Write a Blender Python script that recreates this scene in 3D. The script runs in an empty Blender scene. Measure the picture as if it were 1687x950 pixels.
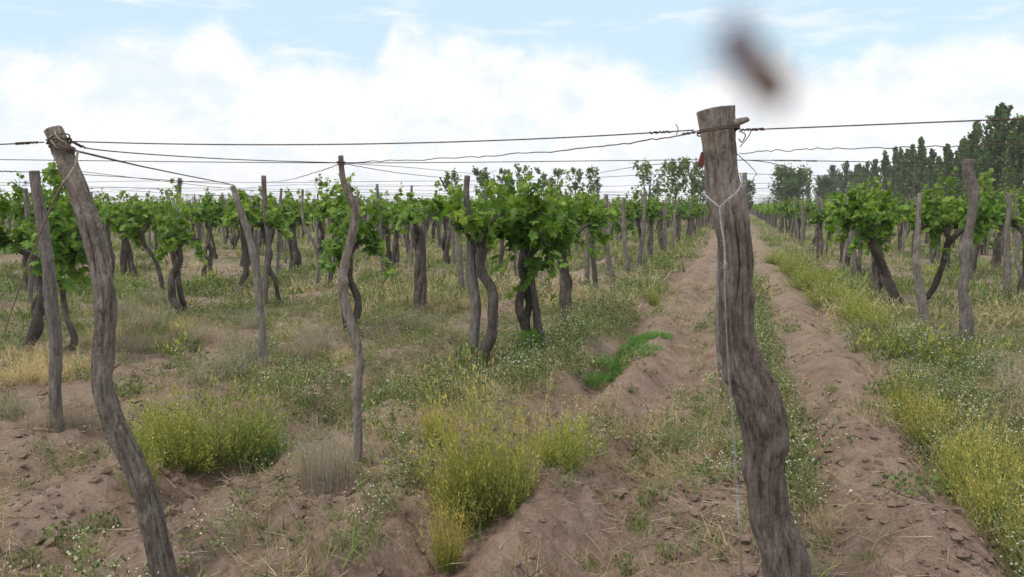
import bpy, math, random
import numpy as np

# ------------------------------------------------------------------ camera, world, sun, exposure
C = bpy.context.scene
COL = C.collection
F_PX, HZ, EYE = 1312.0, 339.0, 1.62            # focal length in photo pixels, horizon row, eye height
PITCH, YAW = math.radians(5.918), math.radians(15.73)

cam_d = bpy.data.cameras.new('camera')
cam = bpy.data.objects.new('camera', cam_d)
COL.objects.link(cam)
cam.location = (0, 0, EYE)
cam.rotation_euler = (math.pi / 2 - PITCH, 0, YAW)
cam_d.sensor_width = 36.0
cam_d.lens = F_PX / 1687.0 * 36.0
cam_d.clip_start = 0.01
cam_d.clip_end = 9000
cam_d.dof.use_dof = True                        # a phone's small lens: only the fly close to it blurs
cam_d.dof.focus_distance = 6.5
cam_d.dof.aperture_fstop = 6.6
C.camera = cam

SUN_EL, SUN_AZ = math.radians(58), math.radians(215)     # azimuth clockwise from +Y
sd = bpy.data.lights.new('sun', 'SUN')
sd.energy = 1.9
sd.angle = math.radians(10)
sd.color = (1.0, 0.95, 0.88)
sun = bpy.data.objects.new('sun', sd)
COL.objects.link(sun)
sun.rotation_euler = (math.pi / 2 - SUN_EL, 0, math.pi - SUN_AZ)

C.view_settings.view_transform = 'Standard'
C.view_settings.look = 'None'
C.view_settings.exposure = 0.15
C.view_settings.gamma = 1.0
C.view_settings.use_curve_mapping = False
C.render.engine = 'CYCLES'
C.cycles.max_bounces = 5
C.cycles.diffuse_bounces = 3
C.cycles.transmission_bounces = 3
C.cycles.transparent_max_bounces = 4


class Nodes:
    """Small helper to wire shader nodes."""
    def __init__(s, tree):
        s.t = tree
        s.t.nodes.clear()

    def n(s, kind, **kw):
        nd = s.t.nodes.new(kind)
        for k, v in kw.items():
            setattr(nd, k, v)
        return nd

    def put(s, sock, v):
        if isinstance(v, bpy.types.NodeSocket):
            s.t.links.new(v, sock)
        elif v is not None:
            sock.default_value = v

    def m(s, op, a, b=None, c=None, clamp=False):
        nd = s.n('ShaderNodeMath', operation=op, use_clamp=clamp)
        for i, v in enumerate((a, b, c)):
            s.put(nd.inputs[i], v)
        return nd.outputs[0]

    def mix(s, f, a, b, blend='MIX'):
        nd = s.n('ShaderNodeMix', data_type='RGBA', blend_type=blend)
        s.put(nd.inputs[0], f)
        s.put(nd.inputs[6], a)
        s.put(nd.inputs[7], b)
        return nd.outputs[2]

    def noise(s, vec, scale, detail=4, rough=0.55, dist=0.0):
        nd = s.n('ShaderNodeTexNoise')
        s.put(nd.inputs['Vector'], vec)
        nd.inputs['Scale'].default_value = scale
        nd.inputs['Detail'].default_value = detail
        nd.inputs['Roughness'].default_value = rough
        nd.inputs['Distortion'].default_value = dist
        return nd.outputs[0]

    def step(s, v, lo, hi):
        nd = s.n('ShaderNodeMapRange', interpolation_type='SMOOTHSTEP')
        s.put(nd.inputs[0], v)
        nd.inputs[1].default_value = lo
        nd.inputs[2].default_value = hi
        return nd.outputs[0]

    def scale(s, vec, sc):
        nd = s.n('ShaderNodeMapping')
        s.put(nd.inputs[0], vec)
        nd.inputs[3].default_value = sc
        return nd.outputs[0]


world = bpy.data.worlds.new('World')
C.world = world
world.use_nodes = True
W = Nodes(world.node_tree)
SKY = 0.11
sky = W.n('ShaderNodeTexSky', sky_type='NISHITA', sun_disc=False, sun_elevation=SUN_EL,
          sun_rotation=SUN_AZ, air_density=1.0, dust_density=0.6, ozone_density=1.6)
tc = W.n('ShaderNodeTexCoord')
sep = W.n('ShaderNodeSeparateXYZ')
W.put(sep.inputs[0], tc.outputs['Generated'])
dx, dy, dz = sep.outputs
el = W.m('MULTIPLY', W.m('ARCSINE', dz), 180 / math.pi)
az = W.m('MULTIPLY', W.m('ARCTAN2', dx, dy), 180 / math.pi)        # 0 along the rows, negative to the left
# height of the cloud bank's ragged top, by compass direction
prof = [(-180, 9), (-120, 15), (-75, 9)]
_cp, _sp = math.cos(PITCH), math.sin(PITCH)
for _x, _y in ((-200, 80), (0, 76), (60, 80), (110, 74), (160, 62), (200, 64), (220, 56), (250, 66), (300, 60), (328, 48), (338, 30), (352, 18), (366, 32), (384, 44), (392, 60), (410, 86),
               (450, 98), (520, 92), (580, 100), (610, 116), (634, 60), (650, 38), (680, 36), (700, 52), (750, 50), (790, 68), (850, 72), (920, 80), (1000, 92), (1050, 112), (1080, 140),
               (1150, 112), (1250, 96), (1300, 84), (1340, 112), (1410, 100), (1430, 72), (1500, 82), (1560, 66), (1620, 56), (1700, 58), (1900, 70)):
    _u, _v = (_x - 843.5) / F_PX, (475 - _y) / F_PX
    _f, _z = _cp + _v * _sp, -_sp + _v * _cp
    prof.append((math.degrees(math.atan2(_u, _f) - YAW), math.degrees(math.atan2(_z, math.hypot(_u, _f)))))
prof += [(60, 11), (100, 14), (140, 9), (180, 9)]
fc = W.n('ShaderNodeFloatCurve')
cv = fc.mapping.curves[0]
for i, (a, e) in enumerate(prof):
    x, y = (a + 180) / 360, e / 20
    if i == 0:
        cv.points[0].location = (x, y)
    elif i == len(prof) - 1:
        cv.points[1].location = (x, y) if cv.points[1].location[0] >= 1 else (x, y)
    else:
        cv.points.new(x, y)
fc.mapping.update()
W.put(fc.inputs['Value'], W.m('DIVIDE', W.m('ADD', az, 180), 360))
top = W.m('MULTIPLY', fc.outputs[0], 20)
dirv = tc.outputs['Generated']
n1 = W.noise(W.scale(dirv, (1, 1, 1.5)), 22, 7, 0.6)
n2 = W.noise(W.scale(dirv, (1, 1, 1.6)), 9, 5, 0.55, 0.4)
n3 = W.noise(W.scale(dirv, (1, 1, 5)), 7, 5, 0.6)
n4 = W.noise(W.scale(dirv, (1, 1, 1.3)), 62, 5, 0.62)
edge = W.m('ADD', W.m('SUBTRACT', top, el), W.m('ADD', W.m('MULTIPLY', W.m('SUBTRACT', n1, 0.5), 1.7), W.m('MULTIPLY', W.m('SUBTRACT', n4, 0.5), 1.8)))
bank = W.step(edge, -1.0, 1.6)
# thin patches inside the bank let a pale blue through
thin = W.step(W.m('ADD', n2, W.m('MULTIPLY', W.m('SUBTRACT', n1, 0.5), 0.35)), 0.28, 0.56)
bank = W.m('MULTIPLY', bank, W.m('ADD', 0.62, W.m('MULTIPLY', thin, 0.38)))
low = W.step(el, 8.5, 3.0)
bank = W.m('MAXIMUM', bank, W.m('MULTIPLY', low, 0.9))
wisp = W.m('MULTIPLY', W.step(n3, 0.50, 0.74), 0.65)
high = W.m('MULTIPLY', W.step(el, 17, 26), W.step(n2, 0.33, 0.52))
mask = W.m('MAXIMUM', W.m('MAXIMUM', bank, wisp), high)
shade = W.step(W.m('ADD', n1, W.m('MULTIPLY', n2, 0.6)), 0.55, 0.95)
puff = W.mix(shade, (7.9, 8.15, 8.7, 1), (9.0, 9.0, 9.1, 1))
skyc = W.mix(1.0, sky.outputs[0], (1.22, 1.22, 1.16, 1), 'MULTIPLY')
skyc = W.mix(0.75, skyc, (6.2, 7.9, 9.05, 1))
bg = W.n('ShaderNodeBackground')
W.put(bg.inputs[0], W.mix(mask, skyc, puff))
bg.inputs[1].default_value = SKY
out = W.n('ShaderNodeOutputWorld')
W.put(out.inputs[0], bg.outputs[0])

# ------------------------------------------------------------------ helpers
rng = np.random.default_rng(11)
ca, sa = math.cos(math.pi / 2 - PITCH), math.sin(math.pi / 2 - PITCH)
RX = np.array([[1, 0, 0], [0, ca, -sa], [0, sa, ca]])
RZ = np.array([[math.cos(YAW), -math.sin(YAW), 0], [math.sin(YAW), math.cos(YAW), 0], [0, 0, 1]])
CAMR = RZ @ RX
EYEP = np.array([0, 0, EYE])
FWD = np.array([-math.sin(YAW), math.cos(YAW), 0])
SIDE = np.array([math.cos(YAW), math.sin(YAW), 0])


def ray(px, py):
    return CAMR @ np.array([(px - 843.5) / F_PX, (475 - py) / F_PX, -1.0])


def proj(P):
    c = (np.asarray(P) - EYEP) @ CAMR
    return 843.5 + F_PX * c[..., 0] / -c[..., 2], 475 - F_PX * c[..., 1] / -c[..., 2]


def _h(i, j, s):
    n = (i.astype(np.int64) * 374761393 + j.astype(np.int64) * 668265263 + s * 1442695041) & 0x7fffffff
    n = ((n ^ (n >> 13)) * 1274126177) & 0x7fffffff
    n = n ^ (n >> 16)
    return (n & 0xffff) / 65535.0


def vn(x, y, s=0):
    """value noise 0..1"""
    x, y = np.asarray(x, float), np.asarray(y, float)
    i, j = np.floor(x), np.floor(y)
    fx, fy = x - i, y - j
    fx, fy = fx * fx * (3 - 2 * fx), fy * fy * (3 - 2 * fy)
    a, b, c, d = _h(i, j, s), _h(i + 1, j, s), _h(i, j + 1, s), _h(i + 1, j + 1, s)
    return (a * (1 - fx) + b * fx) * (1 - fy) + (c * (1 - fx) + d * fx) * fy


def fbm(x, y, s=0, o=3):
    t, a, n = 0, 1.0, 0
    for k in range(o):
        t = t + a * vn(x * 2 ** k + 17 * k, y * 2 ** k - 9 * k, s + k)
        n += a
        a *= 0.5
    return t / n


ROWS = [0.2 + 2.5 * k for k in range(-60, 60)]       # vine rows run along +Y; the row at 0.2 has only posts


def gs(v, c, s):
    return np.exp(-((v - c) / s) ** 2)


MOUNDS = []      # (x, y, sx, sy, h) filled below


def H(x, y):
    """height of the ground"""
    x, y = np.asarray(x, float), np.asarray(y, float)
    r = np.hypot(x, y)
    near = np.clip((45 - r) / 30, 0, 1)
    wob = 0.14 * (vn(y * 0.35, x * 0 + 3.3, 5) - 0.5) * 2
    xs = x + wob
    z = 0.05 * gs((xs - 0.2 + 1.25) % 2.5, 1.25, 0.38)
    for c, w, h in ((-1.28, 0.17, -0.085), (-0.92, 0.16, 0.05), (-1.72, 0.22, 0.06), (-0.55, 0.14, -0.04), (-0.2, 0.2, 0.03),
                    (0.52, 0.15, -0.055), (0.92, 0.22, 0.035), (1.32, 0.15, -0.05), (-3.0, 0.2, -0.06), (-3.45, 0.25, 0.06), (-4.05, 0.2, -0.05)):
        z = z + (1.5 + .7 * np.clip((9 - y) / 4, 0, 1)) * h * gs(xs, c, w) * (0.5 + 1.0 * vn(y * 0.8, xs * 0 + c * 9, 8))
    z = z + near * (0.10 * (fbm(x * 0.7, y * 0.7, 1, 2) - 0.5) + 0.13 * (fbm(x * 2.7, y * 2.7, 2, 3) - 0.5))
    fine = np.clip((16 - r) / 12, 0, 1)
    cl = fbm(x * 11, y * 11, 3, 3)
    z = z + np.clip((9 - r) / 6, 0, 1) * 0.03 * (fbm(x * 27, y * 27, 12, 2) - 0.5)
    z = z + fine * (0.065 * (cl - 0.5) + 0.05 * np.clip(cl - 0.55, 0, 1) * 3 * vn(x * 2, y * 2, 9))
    for mx, my, sx, sy, h in MOUNDS:
        z = z + h * np.exp(-((x - mx) / sx) ** 2 - ((y - my) / sy) ** 2)
    return z


def ground_px(px, py):
    d = ray(px, py)
    z = 0.0
    for _ in range(12):
        t = (z - EYE) / d[2]
        p = EYEP + d * t
        z = 0.5 * z + 0.5 * float(H(p[0], p[1]))
    return np.array([p[0], p[1], float(H(p[0], p[1]))])


for px, py, sx, sy, h in ((930, 850, 0.36, 0.22, 0.10), (1130, 850, 0.34, 0.25, 0.11), (60, 740, 0.6, 0.25, 0.10), (430, 850, 0.5, 0.16, 0.05),
                          (1530, 880, 0.4, 0.3, 0.07), (1000, 690, 0.22, 0.3, 0.06), (850, 600, 0.3, 0.5, 0.07), (120, 690, 0.5, 0.3, 0.05),
                          (95, 706, .16, .16, .05), (592, 764, .15, .15, .055), (430, 600, .2, .2, .06), (790, 602, .28, .22, .06), (1591, 560, .22, .22, .06), (878, 578, .22, .22, .06), (925, 526, .25, .25, .06)):
    d = ray(px, py)
    p = EYEP + d * (-EYE / d[2])
    MOUNDS.append((p[0], p[1], sx, sy, h))


def on_plane(px, py, base, depth=0.0):
    """point seen at a photo pixel on the upright plane through base that faces the camera"""
    d = ray(px, py)
    b = np.asarray(base, float) + FWD * depth
    t = float(((b - EYEP) @ FWD) / (d @ FWD))
    return EYEP + d * t


# ---- mesh building: plain arrays of vertices, triangles and vertex colours
class Geo:
    def __init__(s):
        s.V, s.T, s.K, s.M, s.n = [], [], [], [], 0

    def add(s, V, T, col=(0.5, 0.5, 0.5), mi=0):
        V = np.asarray(V, float).reshape(-1, 3)
        T = np.asarray(T, int).reshape(-1, 3)
        K = np.asarray(col, float)
        if K.ndim == 1:
            K = np.tile(K, (len(V), 1))
        s.V.append(V); s.T.append(T + s.n); s.K.append(K); s.M.append(np.full(len(T), mi))
        s.n += len(V)

    def arrays(s):
        return np.vstack(s.V), np.vstack(s.T), np.vstack(s.K), np.concatenate(s.M)

    def mesh(s, name, mats, smooth=False):
        V, T, K, M = s.arrays()
        me = bpy.data.meshes.new(name)
        me.vertices.add(len(V))
        me.vertices.foreach_set('co', V.astype(np.float32).ravel())
        me.loops.add(len(T) * 3)
        me.loops.foreach_set('vertex_index', T.astype(np.int32).ravel())
        me.polygons.add(len(T))
        me.polygons.foreach_set('loop_start', np.arange(0, len(T) * 3, 3, dtype=np.int32))
        me.polygons.foreach_set('material_index', M.astype(np.int32))
        me.polygons.foreach_set('use_smooth', np.full(len(T), smooth))
        for m in (mats if isinstance(mats, (list, tuple)) else [mats]):
            me.materials.append(m)
        at = me.attributes.new('col', 'FLOAT_COLOR', 'POINT')
        at.data.foreach_set('color', np.hstack([K, np.ones((len(K), 1))]).astype(np.float32).ravel())
        me.update(calc_edges=True)
        return me


def obj(name, me, parent=None, loc=None):
    o = bpy.data.objects.new(name, me)
    COL.objects.link(o)
    if parent is not None:
        o.parent = parent
    if loc is not None:
        o.location = loc
    return o


def tag(o, label=None, cat=None, group=None, kind=None):
    for k, v in (('label', label), ('category', cat), ('group', group), ('kind', kind)):
        if v:
            o[k] = v
    return o


def thing(name, label, cat, loc, rz=0, group=None):
    o = bpy.data.objects.new(name, None)
    COL.objects.link(o)
    o.empty_display_size = 0.1
    o.location = loc
    o.rotation_euler = (0, 0, rz)
    return tag(o, label, cat, group)


def unit(v):
    v = np.asarray(v, float)
    return v / np.maximum(np.linalg.norm(v, axis=-1, keepdims=True), 1e-9)


def smooth_path(P, n):
    """Catmull-Rom through the points of P (any number of columns)"""
    P = np.asarray(P, float)
    Q = np.vstack([2 * P[0] - P[1], P, 2 * P[-1] - P[-2]])
    t = np.linspace(0, len(P) - 1 - 1e-6, n)
    i = t.astype(int)
    u = (t - i)[:, None]
    a, b, c, d = Q[i], Q[i + 1], Q[i + 2], Q[i + 3]
    return 0.5 * (2 * b + (c - a) * u + (2 * a - 5 * b + 4 * c - d) * u ** 2 + (3 * b - a - 3 * c + d) * u ** 3)


def tube(P, R, seg=8, rough=0.0, groove=0.0, seed=0, lobes=5, twist=0.6, cap=True, knots=(), lump=0.0):
    """tapered, gnarled tube along P; knots = (fraction along, angle, height, size along, size round)"""
    P = np.asarray(P, float)
    n = len(P)
    R = np.broadcast_to(np.asarray(R, float), (n,))
    tan = unit(np.gradient(P, axis=0))
    ref = np.array([0.0, -1.0, 0.0]) if abs(tan[0][1]) < 0.8 else np.array([1.0, 0, 0])
    side = np.zeros((n, 3))
    v = ref
    for i in range(n):
        v = v - tan[i] * (v @ tan[i])
        v = v / max(np.linalg.norm(v), 1e-9)
        side[i] = v
    oth = np.cross(tan, side)
    th = np.arange(seg) * 2 * math.pi / seg
    L = np.concatenate([[0], np.cumsum(np.linalg.norm(np.diff(P, axis=0), axis=1))])
    rr = np.tile(R[:, None], (1, seg))
    A, B = np.meshgrid(th, L)
    Rm = max(float(R.mean()), 1e-4)
    if rough:
        tw = A + twist * B
        for lob, am, fr in ((1, 0.8, 2.2), (2, 0.7, 3.1), (3, 0.45, 4.7)):
            ph = 6.28 * vn(B * fr, B * 0 + lob * 3.7, seed)
            rr = rr * (1 + rough * am * np.cos(lob * tw + ph) * (0.3 + vn(B * fr * 1.7, B * 0 + lob, seed + 4)))
    if groove:
        q = (A + twist * B + 0.35 * (vn(B * 5, B * 0, seed + 7) - 0.5)) * lobes / (2 * math.pi)
        w = vn(np.floor(q) % lobes + 0.5, B * 3.0, seed + 1)
        f = np.abs((q % 1) - 0.5) * 2
        rr = rr * (1 - groove * (f ** 4) * (0.3 + w)) + rr * groove * 0.5 * (vn(q * 2 % (2 * lobes), B * 9, seed + 2) - 0.5)
    if lump:
        ca_, sa_ = np.cos(A), np.sin(A)
        rr = rr + Rm * lump * (fbm(B * 7 / max(Rm * 12, .4) + 1.6 * ca_, 1.6 * sa_ + B * 2 + seed, seed + 11, 3) - .5) * 2 + Rm * lump * .5 * (fbm(B * 30 + 4 * ca_, 4 * sa_ + B * 9, seed + 15, 2) - .5)
    for fr, an, hh, sl, sr in knots:
        da = np.abs((A - an + math.pi) % (2 * math.pi) - math.pi)
        rr = rr + hh * np.exp(-((B / L[-1] - fr) * L[-1] / sl) ** 2 - (da * Rm / sr) ** 2)
    V = (P[:, None, :] + rr[:, :, None] * (np.cos(th)[None, :, None] * side[:, None, :] + np.sin(th)[None, :, None] * oth[:, None, :])).reshape(-1, 3)
    i, j = np.meshgrid(np.arange(n - 1), np.arange(seg), indexing='ij')
    a, b = i * seg + j, i * seg + (j + 1) % seg
    T = np.concatenate([np.stack([a, b, b + seg], -1).reshape(-1, 3), np.stack([a, b + seg, a + seg], -1).reshape(-1, 3)])
    if cap:
        V = np.vstack([V, P[-1] + tan[-1] * Rm * 0.06, P[0]])
        e, k = (n - 1) * seg, n * seg
        J = np.arange(seg)
        T = np.vstack([T, np.stack([e + J, e + (J + 1) % seg, np.full(seg, k)], -1), np.stack([(J + 1) % seg, J, np.full(seg, k + 1)], -1)])
    return V, T


# ------------------------------------------------------------------ materials
def material(name):
    m = bpy.data.materials.new(name)
    m.use_nodes = True
    return m, Nodes(m.node_tree)


def principled(N, base, rough=0.85, normal=None, spec=0.3):
    b = N.n('ShaderNodeBsdfPrincipled')
    N.put(b.inputs['Base Color'], base)
    N.put(b.inputs['Roughness'], rough)
    b.inputs['Specular IOR Level'].default_value = spec
    if normal is not None:
        N.put(b.inputs['Normal'], normal)
    return b


def finish(N, shader):
    o = N.n('ShaderNodeOutputMaterial')
    N.put(o.inputs[0], shader)


def bump(N, h, dist, strength=0.8):
    b = N.n('ShaderNodeBump')
    b.inputs['Strength'].default_value = strength
    b.inputs['Distance'].default_value = dist
    N.put(b.inputs['Height'], h)
    return b.outputs[0]


def attr(N, name='col'):
    a = N.n('ShaderNodeAttribute', attribute_name=name)
    return a.outputs['Color']


def soil_material():
    m, N = material('soil')
    p = N.n('ShaderNodeNewGeometry').outputs['Position']
    a = N.noise(p, 0.55, 4, 0.6)
    b = N.noise(p, 5.0, 6, 0.65)
    c = N.noise(p, 46, 4, 0.7)
    c2 = N.noise(p, 150, 3, 0.7)
    col = N.mix(N.step(a, 0.35, 0.65), (0.262, 0.176, 0.130, 1), (0.33, 0.235, 0.178, 1))
    col = N.mix(N.m('MULTIPLY', N.step(b, 0.42, 0.7), 0.75), col, (0.41, 0.305, 0.238, 1))
    col = N.mix(N.m('MULTIPLY', N.step(b, 0.47, 0.28), 0.7), col, (0.155, 0.10, 0.074, 1))
    col = N.mix(N.m('MULTIPLY', N.step(c, 0.5, 0.75), 0.55), col, (0.40, 0.30, 0.235, 1))
    col = N.mix(N.m('MULTIPLY', N.step(c, 0.46, 0.25), 0.6), col, (0.14, 0.09, 0.066, 1))
    # where the field is overgrown the ground itself is littered with straw and short green growth
    cover = N.n('ShaderNodeSeparateColor')
    N.put(cover.inputs[0], attr(N))
    d = N.noise(p, 1.3, 5, 0.65)
    e = N.noise(p, 24, 3, 0.6)
    lit = N.mix(N.step(d, 0.42, 0.6), (0.125, 0.15, 0.055, 1), (0.27, 0.235, 0.14, 1))
    lit = N.mix(N.m('MULTIPLY', N.step(e, 0.4, 0.62), 0.6), lit, (0.10, 0.12, 0.04, 1))
    f = N.m('MULTIPLY', cover.outputs[0], N.step(N.m('ADD', N.m('MULTIPLY', e, 0.5), N.m('MULTIPLY', d, 0.5)), 0.38, 0.55))
    col = N.mix(f, col, lit)
    hgt = N.m('ADD', N.m('MULTIPLY', b, 0.55), N.m('ADD', N.m('MULTIPLY', c, 0.32), N.m('MULTIPLY', c2, 0.13)))
    col = N.mix(N.m('MULTIPLY', N.step(c2, 0.44, 0.28), 0.5), col, (0.12, 0.082, 0.062, 1))
    finish(N, principled(N, col, 0.95, bump(N, hgt, 0.09, 1.0), 0.15).outputs[0])
    return m


def wood_material(name, tones, grain=(60, 60, 5), bumpd=0.012, crack=0.5):
    """weathered wood or bark: fibres run up the stem; vertex colour multiplies in the stem's own tone"""
    m, N = material(name)
    tc = N.n('ShaderNodeTexCoord').outputs['Object']
    g = N.noise(N.scale(tc, grain), 1.0, 6, 0.65, 0.8)
    k = N.noise(tc, 7, 4, 0.6)
    f = N.noise(N.scale(tc, (grain[0] * 3, grain[1] * 3, grain[2] * 2)), 1.0, 3, 0.6)
    col = N.mix(N.step(g, 0.33, 0.68), tones[0], tones[1])
    col = N.mix(N.m('MULTIPLY', N.step(k, 0.45, 0.7), 0.55), col, tones[2])
    col = N.mix(N.m('MULTIPLY', N.step(g, 0.42, 0.30), crack), col, (0.03, 0.024, 0.02, 1))
    col = N.mix(N.m('MULTIPLY', N.step(f, 0.55, 0.75), 0.35), col, tones[2])
    w2 = N.noise(N.scale(tc, (grain[0] * .4, grain[1] * .4, grain[2] * .5)), 1.0, 3, 0.6, 1.5)
    col = N.mix(N.m('MULTIPLY', N.step(w2, 0.5, 0.36), .30), col, tones[0])
    col = N.mix(N.m('MULTIPLY', N.step(w2, 0.56, 0.7), .30), col, tones[2])
    sp = N.noise(tc, 95, 3, 0.7)
    col = N.mix(N.m('MULTIPLY', N.step(sp, 0.47, 0.33), .5), col, (0.05, 0.04, 0.034, 1))
    col = N.mix(N.m('MULTIPLY', N.step(sp, 0.56, 0.7), .35), col, tones[2])
    rnd = N.n('ShaderNodeObjectInfo').outputs['Random']
    col = N.mix(1.0, col, N.mix(rnd, (0.82, 0.8, 0.8, 1), (1.15, 1.12, 1.08, 1)), 'MULTIPLY')
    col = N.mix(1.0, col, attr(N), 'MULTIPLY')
    h = N.m('ADD', N.m('MULTIPLY', g, 0.75), N.m('MULTIPLY', f, 0.25))
    finish(N, principled(N, col, 0.9, bump(N, h, bumpd, 1.0), 0.2).outputs[0])
    return m


def plant_material(name, trans=0.35, var=0.25, rough=0.6):
    m, N = material(name)
    p = N.n('ShaderNodeNewGeometry').outputs['Position']
    rnd = N.n('ShaderNodeObjectInfo').outputs['Random']
    col = N.mix(1.0, attr(N), N.mix(rnd, (1 - var, 1 - var * 0.8, 1 - var, 1), (1 + var, 1 + var * 0.6, 1 + var * 0.4, 1)), 'MULTIPLY')
    b = N.noise(p, 31, 2, 0.5)
    col = N.mix(0.5, col, N.mix(1.0, col, N.mix(b, (0.55, 0.6, 0.5, 1), (1.5, 1.42, 1.4, 1)), 'MULTIPLY'))
    pr = principled(N, col, rough, None, 0.3)
    tr = N.n('ShaderNodeBsdfTranslucent')
    N.put(tr.inputs[0], N.mix(1.0, col, (1.25, 1.3, 0.7, 1), 'MULTIPLY'))
    mx = N.n('ShaderNodeMixShader')
    mx.inputs[0].default_value = trans
    N.put(mx.inputs[1], pr.outputs[0])
    N.put(mx.inputs[2], tr.outputs[0])
    finish(N, mx.outputs[0])
    return m


def plain(name, col, rough=0.6, metal=0.0, noise_scale=0, col2=None):
    m, N = material(name)
    c = (*col, 1)
    if col2:
        tc = N.n('ShaderNodeTexCoord').outputs['Object']
        c = N.mix(N.step(N.noise(tc, noise_scale, 4, 0.6), 0.4, 0.62), c, (*col2, 1))
    b = principled(N, c, rough)
    b.inputs['Metallic'].default_value = metal
    finish(N, b.outputs[0])
    return m


M_SOIL = soil_material()
M_POST = wood_material('weathered_post_wood', ((0.112, 0.097, 0.085, 1), (0.255, 0.226, 0.203, 1), (0.37, 0.34, 0.315, 1)), (62, 62, 8), 0.016, 0.7)
M_BARK = wood_material('vine_bark', ((0.045, 0.037, 0.032, 1), (0.13, 0.109, 0.095, 1), (0.22, 0.19, 0.17, 1)), (85, 85, 6), 0.016, 0.7)
M_LEAF = plant_material('vine_leaf', 0.42, 0.18, 0.5)
M_WEED = plant_material('weed', 0.30, 0.14, 0.75)
M_TREE = plant_material('tree_leaf', 0.38, 0.16, 0.6)
M_WIRE = plain('rusty_wire', (0.07, 0.055, 0.048), 0.7, 0.3, 60, (0.13, 0.075, 0.05))
M_GALV = plain('galvanised_wire', (0.42, 0.42, 0.42), 0.45, 0.6, 40, (0.30, 0.30, 0.31))
M_ROPE = plain('old_rope', (0.30, 0.25, 0.19), 0.95, 0.0, 90, (0.20, 0.16, 0.12))
M_RED = plain('red_plastic', (0.12, 0.014, 0.014), 0.6, 0.0, 30, (0.08, 0.014, 0.014))
M_FLYB = plain('fly_body', (0.13, 0.07, 0.045), 0.5, 0.0, 900, (0.19, 0.105, 0.07))
M_EYE = plain('fly_eye', (0.10, 0.02, 0.015), 0.3)

# ------------------------------------------------------------------ setting: the ground


def cover_at(x, y):
    """how overgrown the ground is (0 bare soil, 1 full of weeds)"""
    x, y = np.asarray(x, float), np.asarray(y, float)
    w = 0.35 * (vn(y * 0.9, x * 1.2, 31) - 0.5)
    xs = x + w

    def band(a, b, s=0.18):
        return np.clip((xs - a) / s, 0, 1) * np.clip((b - xs) / s, 0, 1)
    p = fbm(x * 0.55, y * 0.55, 33, 3)
    field = np.clip((p - 0.36) / 0.18, 0, 1) * 0.8 + 0.2
    lane = gs((xs - 0.2) % 2.5, 1.25, .42) * np.clip((26 - y) / 10, 0, 1)      # the beaten lanes between the rows
    field = field * (1 - .80 * lane * np.clip((vn(y * .5, xs * .5, 37) - .15) * 2, 0, 1))
    c = np.where(xs < -2.0, field, 0.0)
    c = np.where(xs > 2.1, np.maximum(c, field * 0.9), c)
    c = np.maximum(c, band(-2.3, -1.45) * np.clip((y - 5.2) / 1.5, 0, 1))
    c = np.maximum(c, band(0.0, 0.5) * 0.9 * np.clip((y - 3.6) / 0.6, 0, 1))
    c = np.maximum(c, band(1.3, 2.4))
    c = np.maximum(c, 0.10 * np.clip((p - 0.45) / 0.1, 0, 1))
    c = np.maximum(c, band(-.6, .1) * .38 * np.clip((p - .3) / .2, 0, 1))
    head = np.clip((y + 0.16 * x - 4.3 + 0.9 * (p - 0.5)) / 1.2, 0, 1)          # the bare headland in front of the rows
    c = np.where(xs < 1.1, c * (0.10 + 0.90 * head), c)
    far = np.clip((y - 22) / 30, 0, 1)
    return np.clip(c, 0, 1) * (1 - far) + far * np.maximum(c, np.where((xs > -1.3) & (xs < 1.3), 0.25, 0.8))


def ground():
    rad = [0.25, 0.6, 0.95]
    r = 1.25
    while r < 42:
        rad.append(r)
        r *= 1.0062 if r < 9 else 1.011
    while r < 4500:
        rad.append(r)
        r *= 1.06
    rad = np.array(rad)
    ctr = math.pi / 2 + YAW
    fine = np.linspace(-0.85, 0.85, 760)
    coarse = np.linspace(0.85, 2 * math.pi - 0.85, 90)[1:-1]
    ang = ctr + np.concatenate([fine, coarse])
    Rg, Ag = np.meshgrid(rad, ang, indexing='ij')
    X, Y = Rg * np.cos(Ag), Rg * np.sin(Ag)
    Z = H(X, Y)
    n, s = X.shape
    V = np.stack([X, Y, Z], -1).reshape(-1, 3)
    i, j = np.meshgrid(np.arange(n - 1), np.arange(s), indexing='ij')
    a, b = i * s + j, i * s + (j + 1) % s
    T = np.concatenate([np.stack([a, a + s, b + s], -1).reshape(-1, 3), np.stack([a, b + s, b], -1).reshape(-1, 3)])
    V = np.vstack([V, [0, 0, float(H(0, 0))]])
    J = np.arange(s)
    T = np.vstack([T, np.stack([J, (J + 1) % s, np.full(s, len(V) - 1)], -1)])
    g = Geo()
    cv = cover_at(V[:, 0], V[:, 1])
    g.add(V, T, np.stack([cv, cv, cv], -1))
    tag(obj('ground', g.mesh('ground', M_SOIL, True)), kind='structure')


ground()

# ------------------------------------------------------------------ vines


LEAF_OUT = np.array([(0, 0), (.20, -.13), (.42, -.02), (.50, .20), (.36, .30), (.56, .50), (.50, .66), (.27, .62), (.20, .84), (0, 1.0),
                     (-.20, .84), (-.27, .62), (-.50, .66), (-.56, .50), (-.36, .30), (-.50, .20), (-.42, -.02), (-.20, -.13)])
LEAF_MID = np.array([(0, 0), (.40, -.02), (.55, .50), (0, 1.0), (-.55, .50), (-.40, -.02)])


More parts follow.
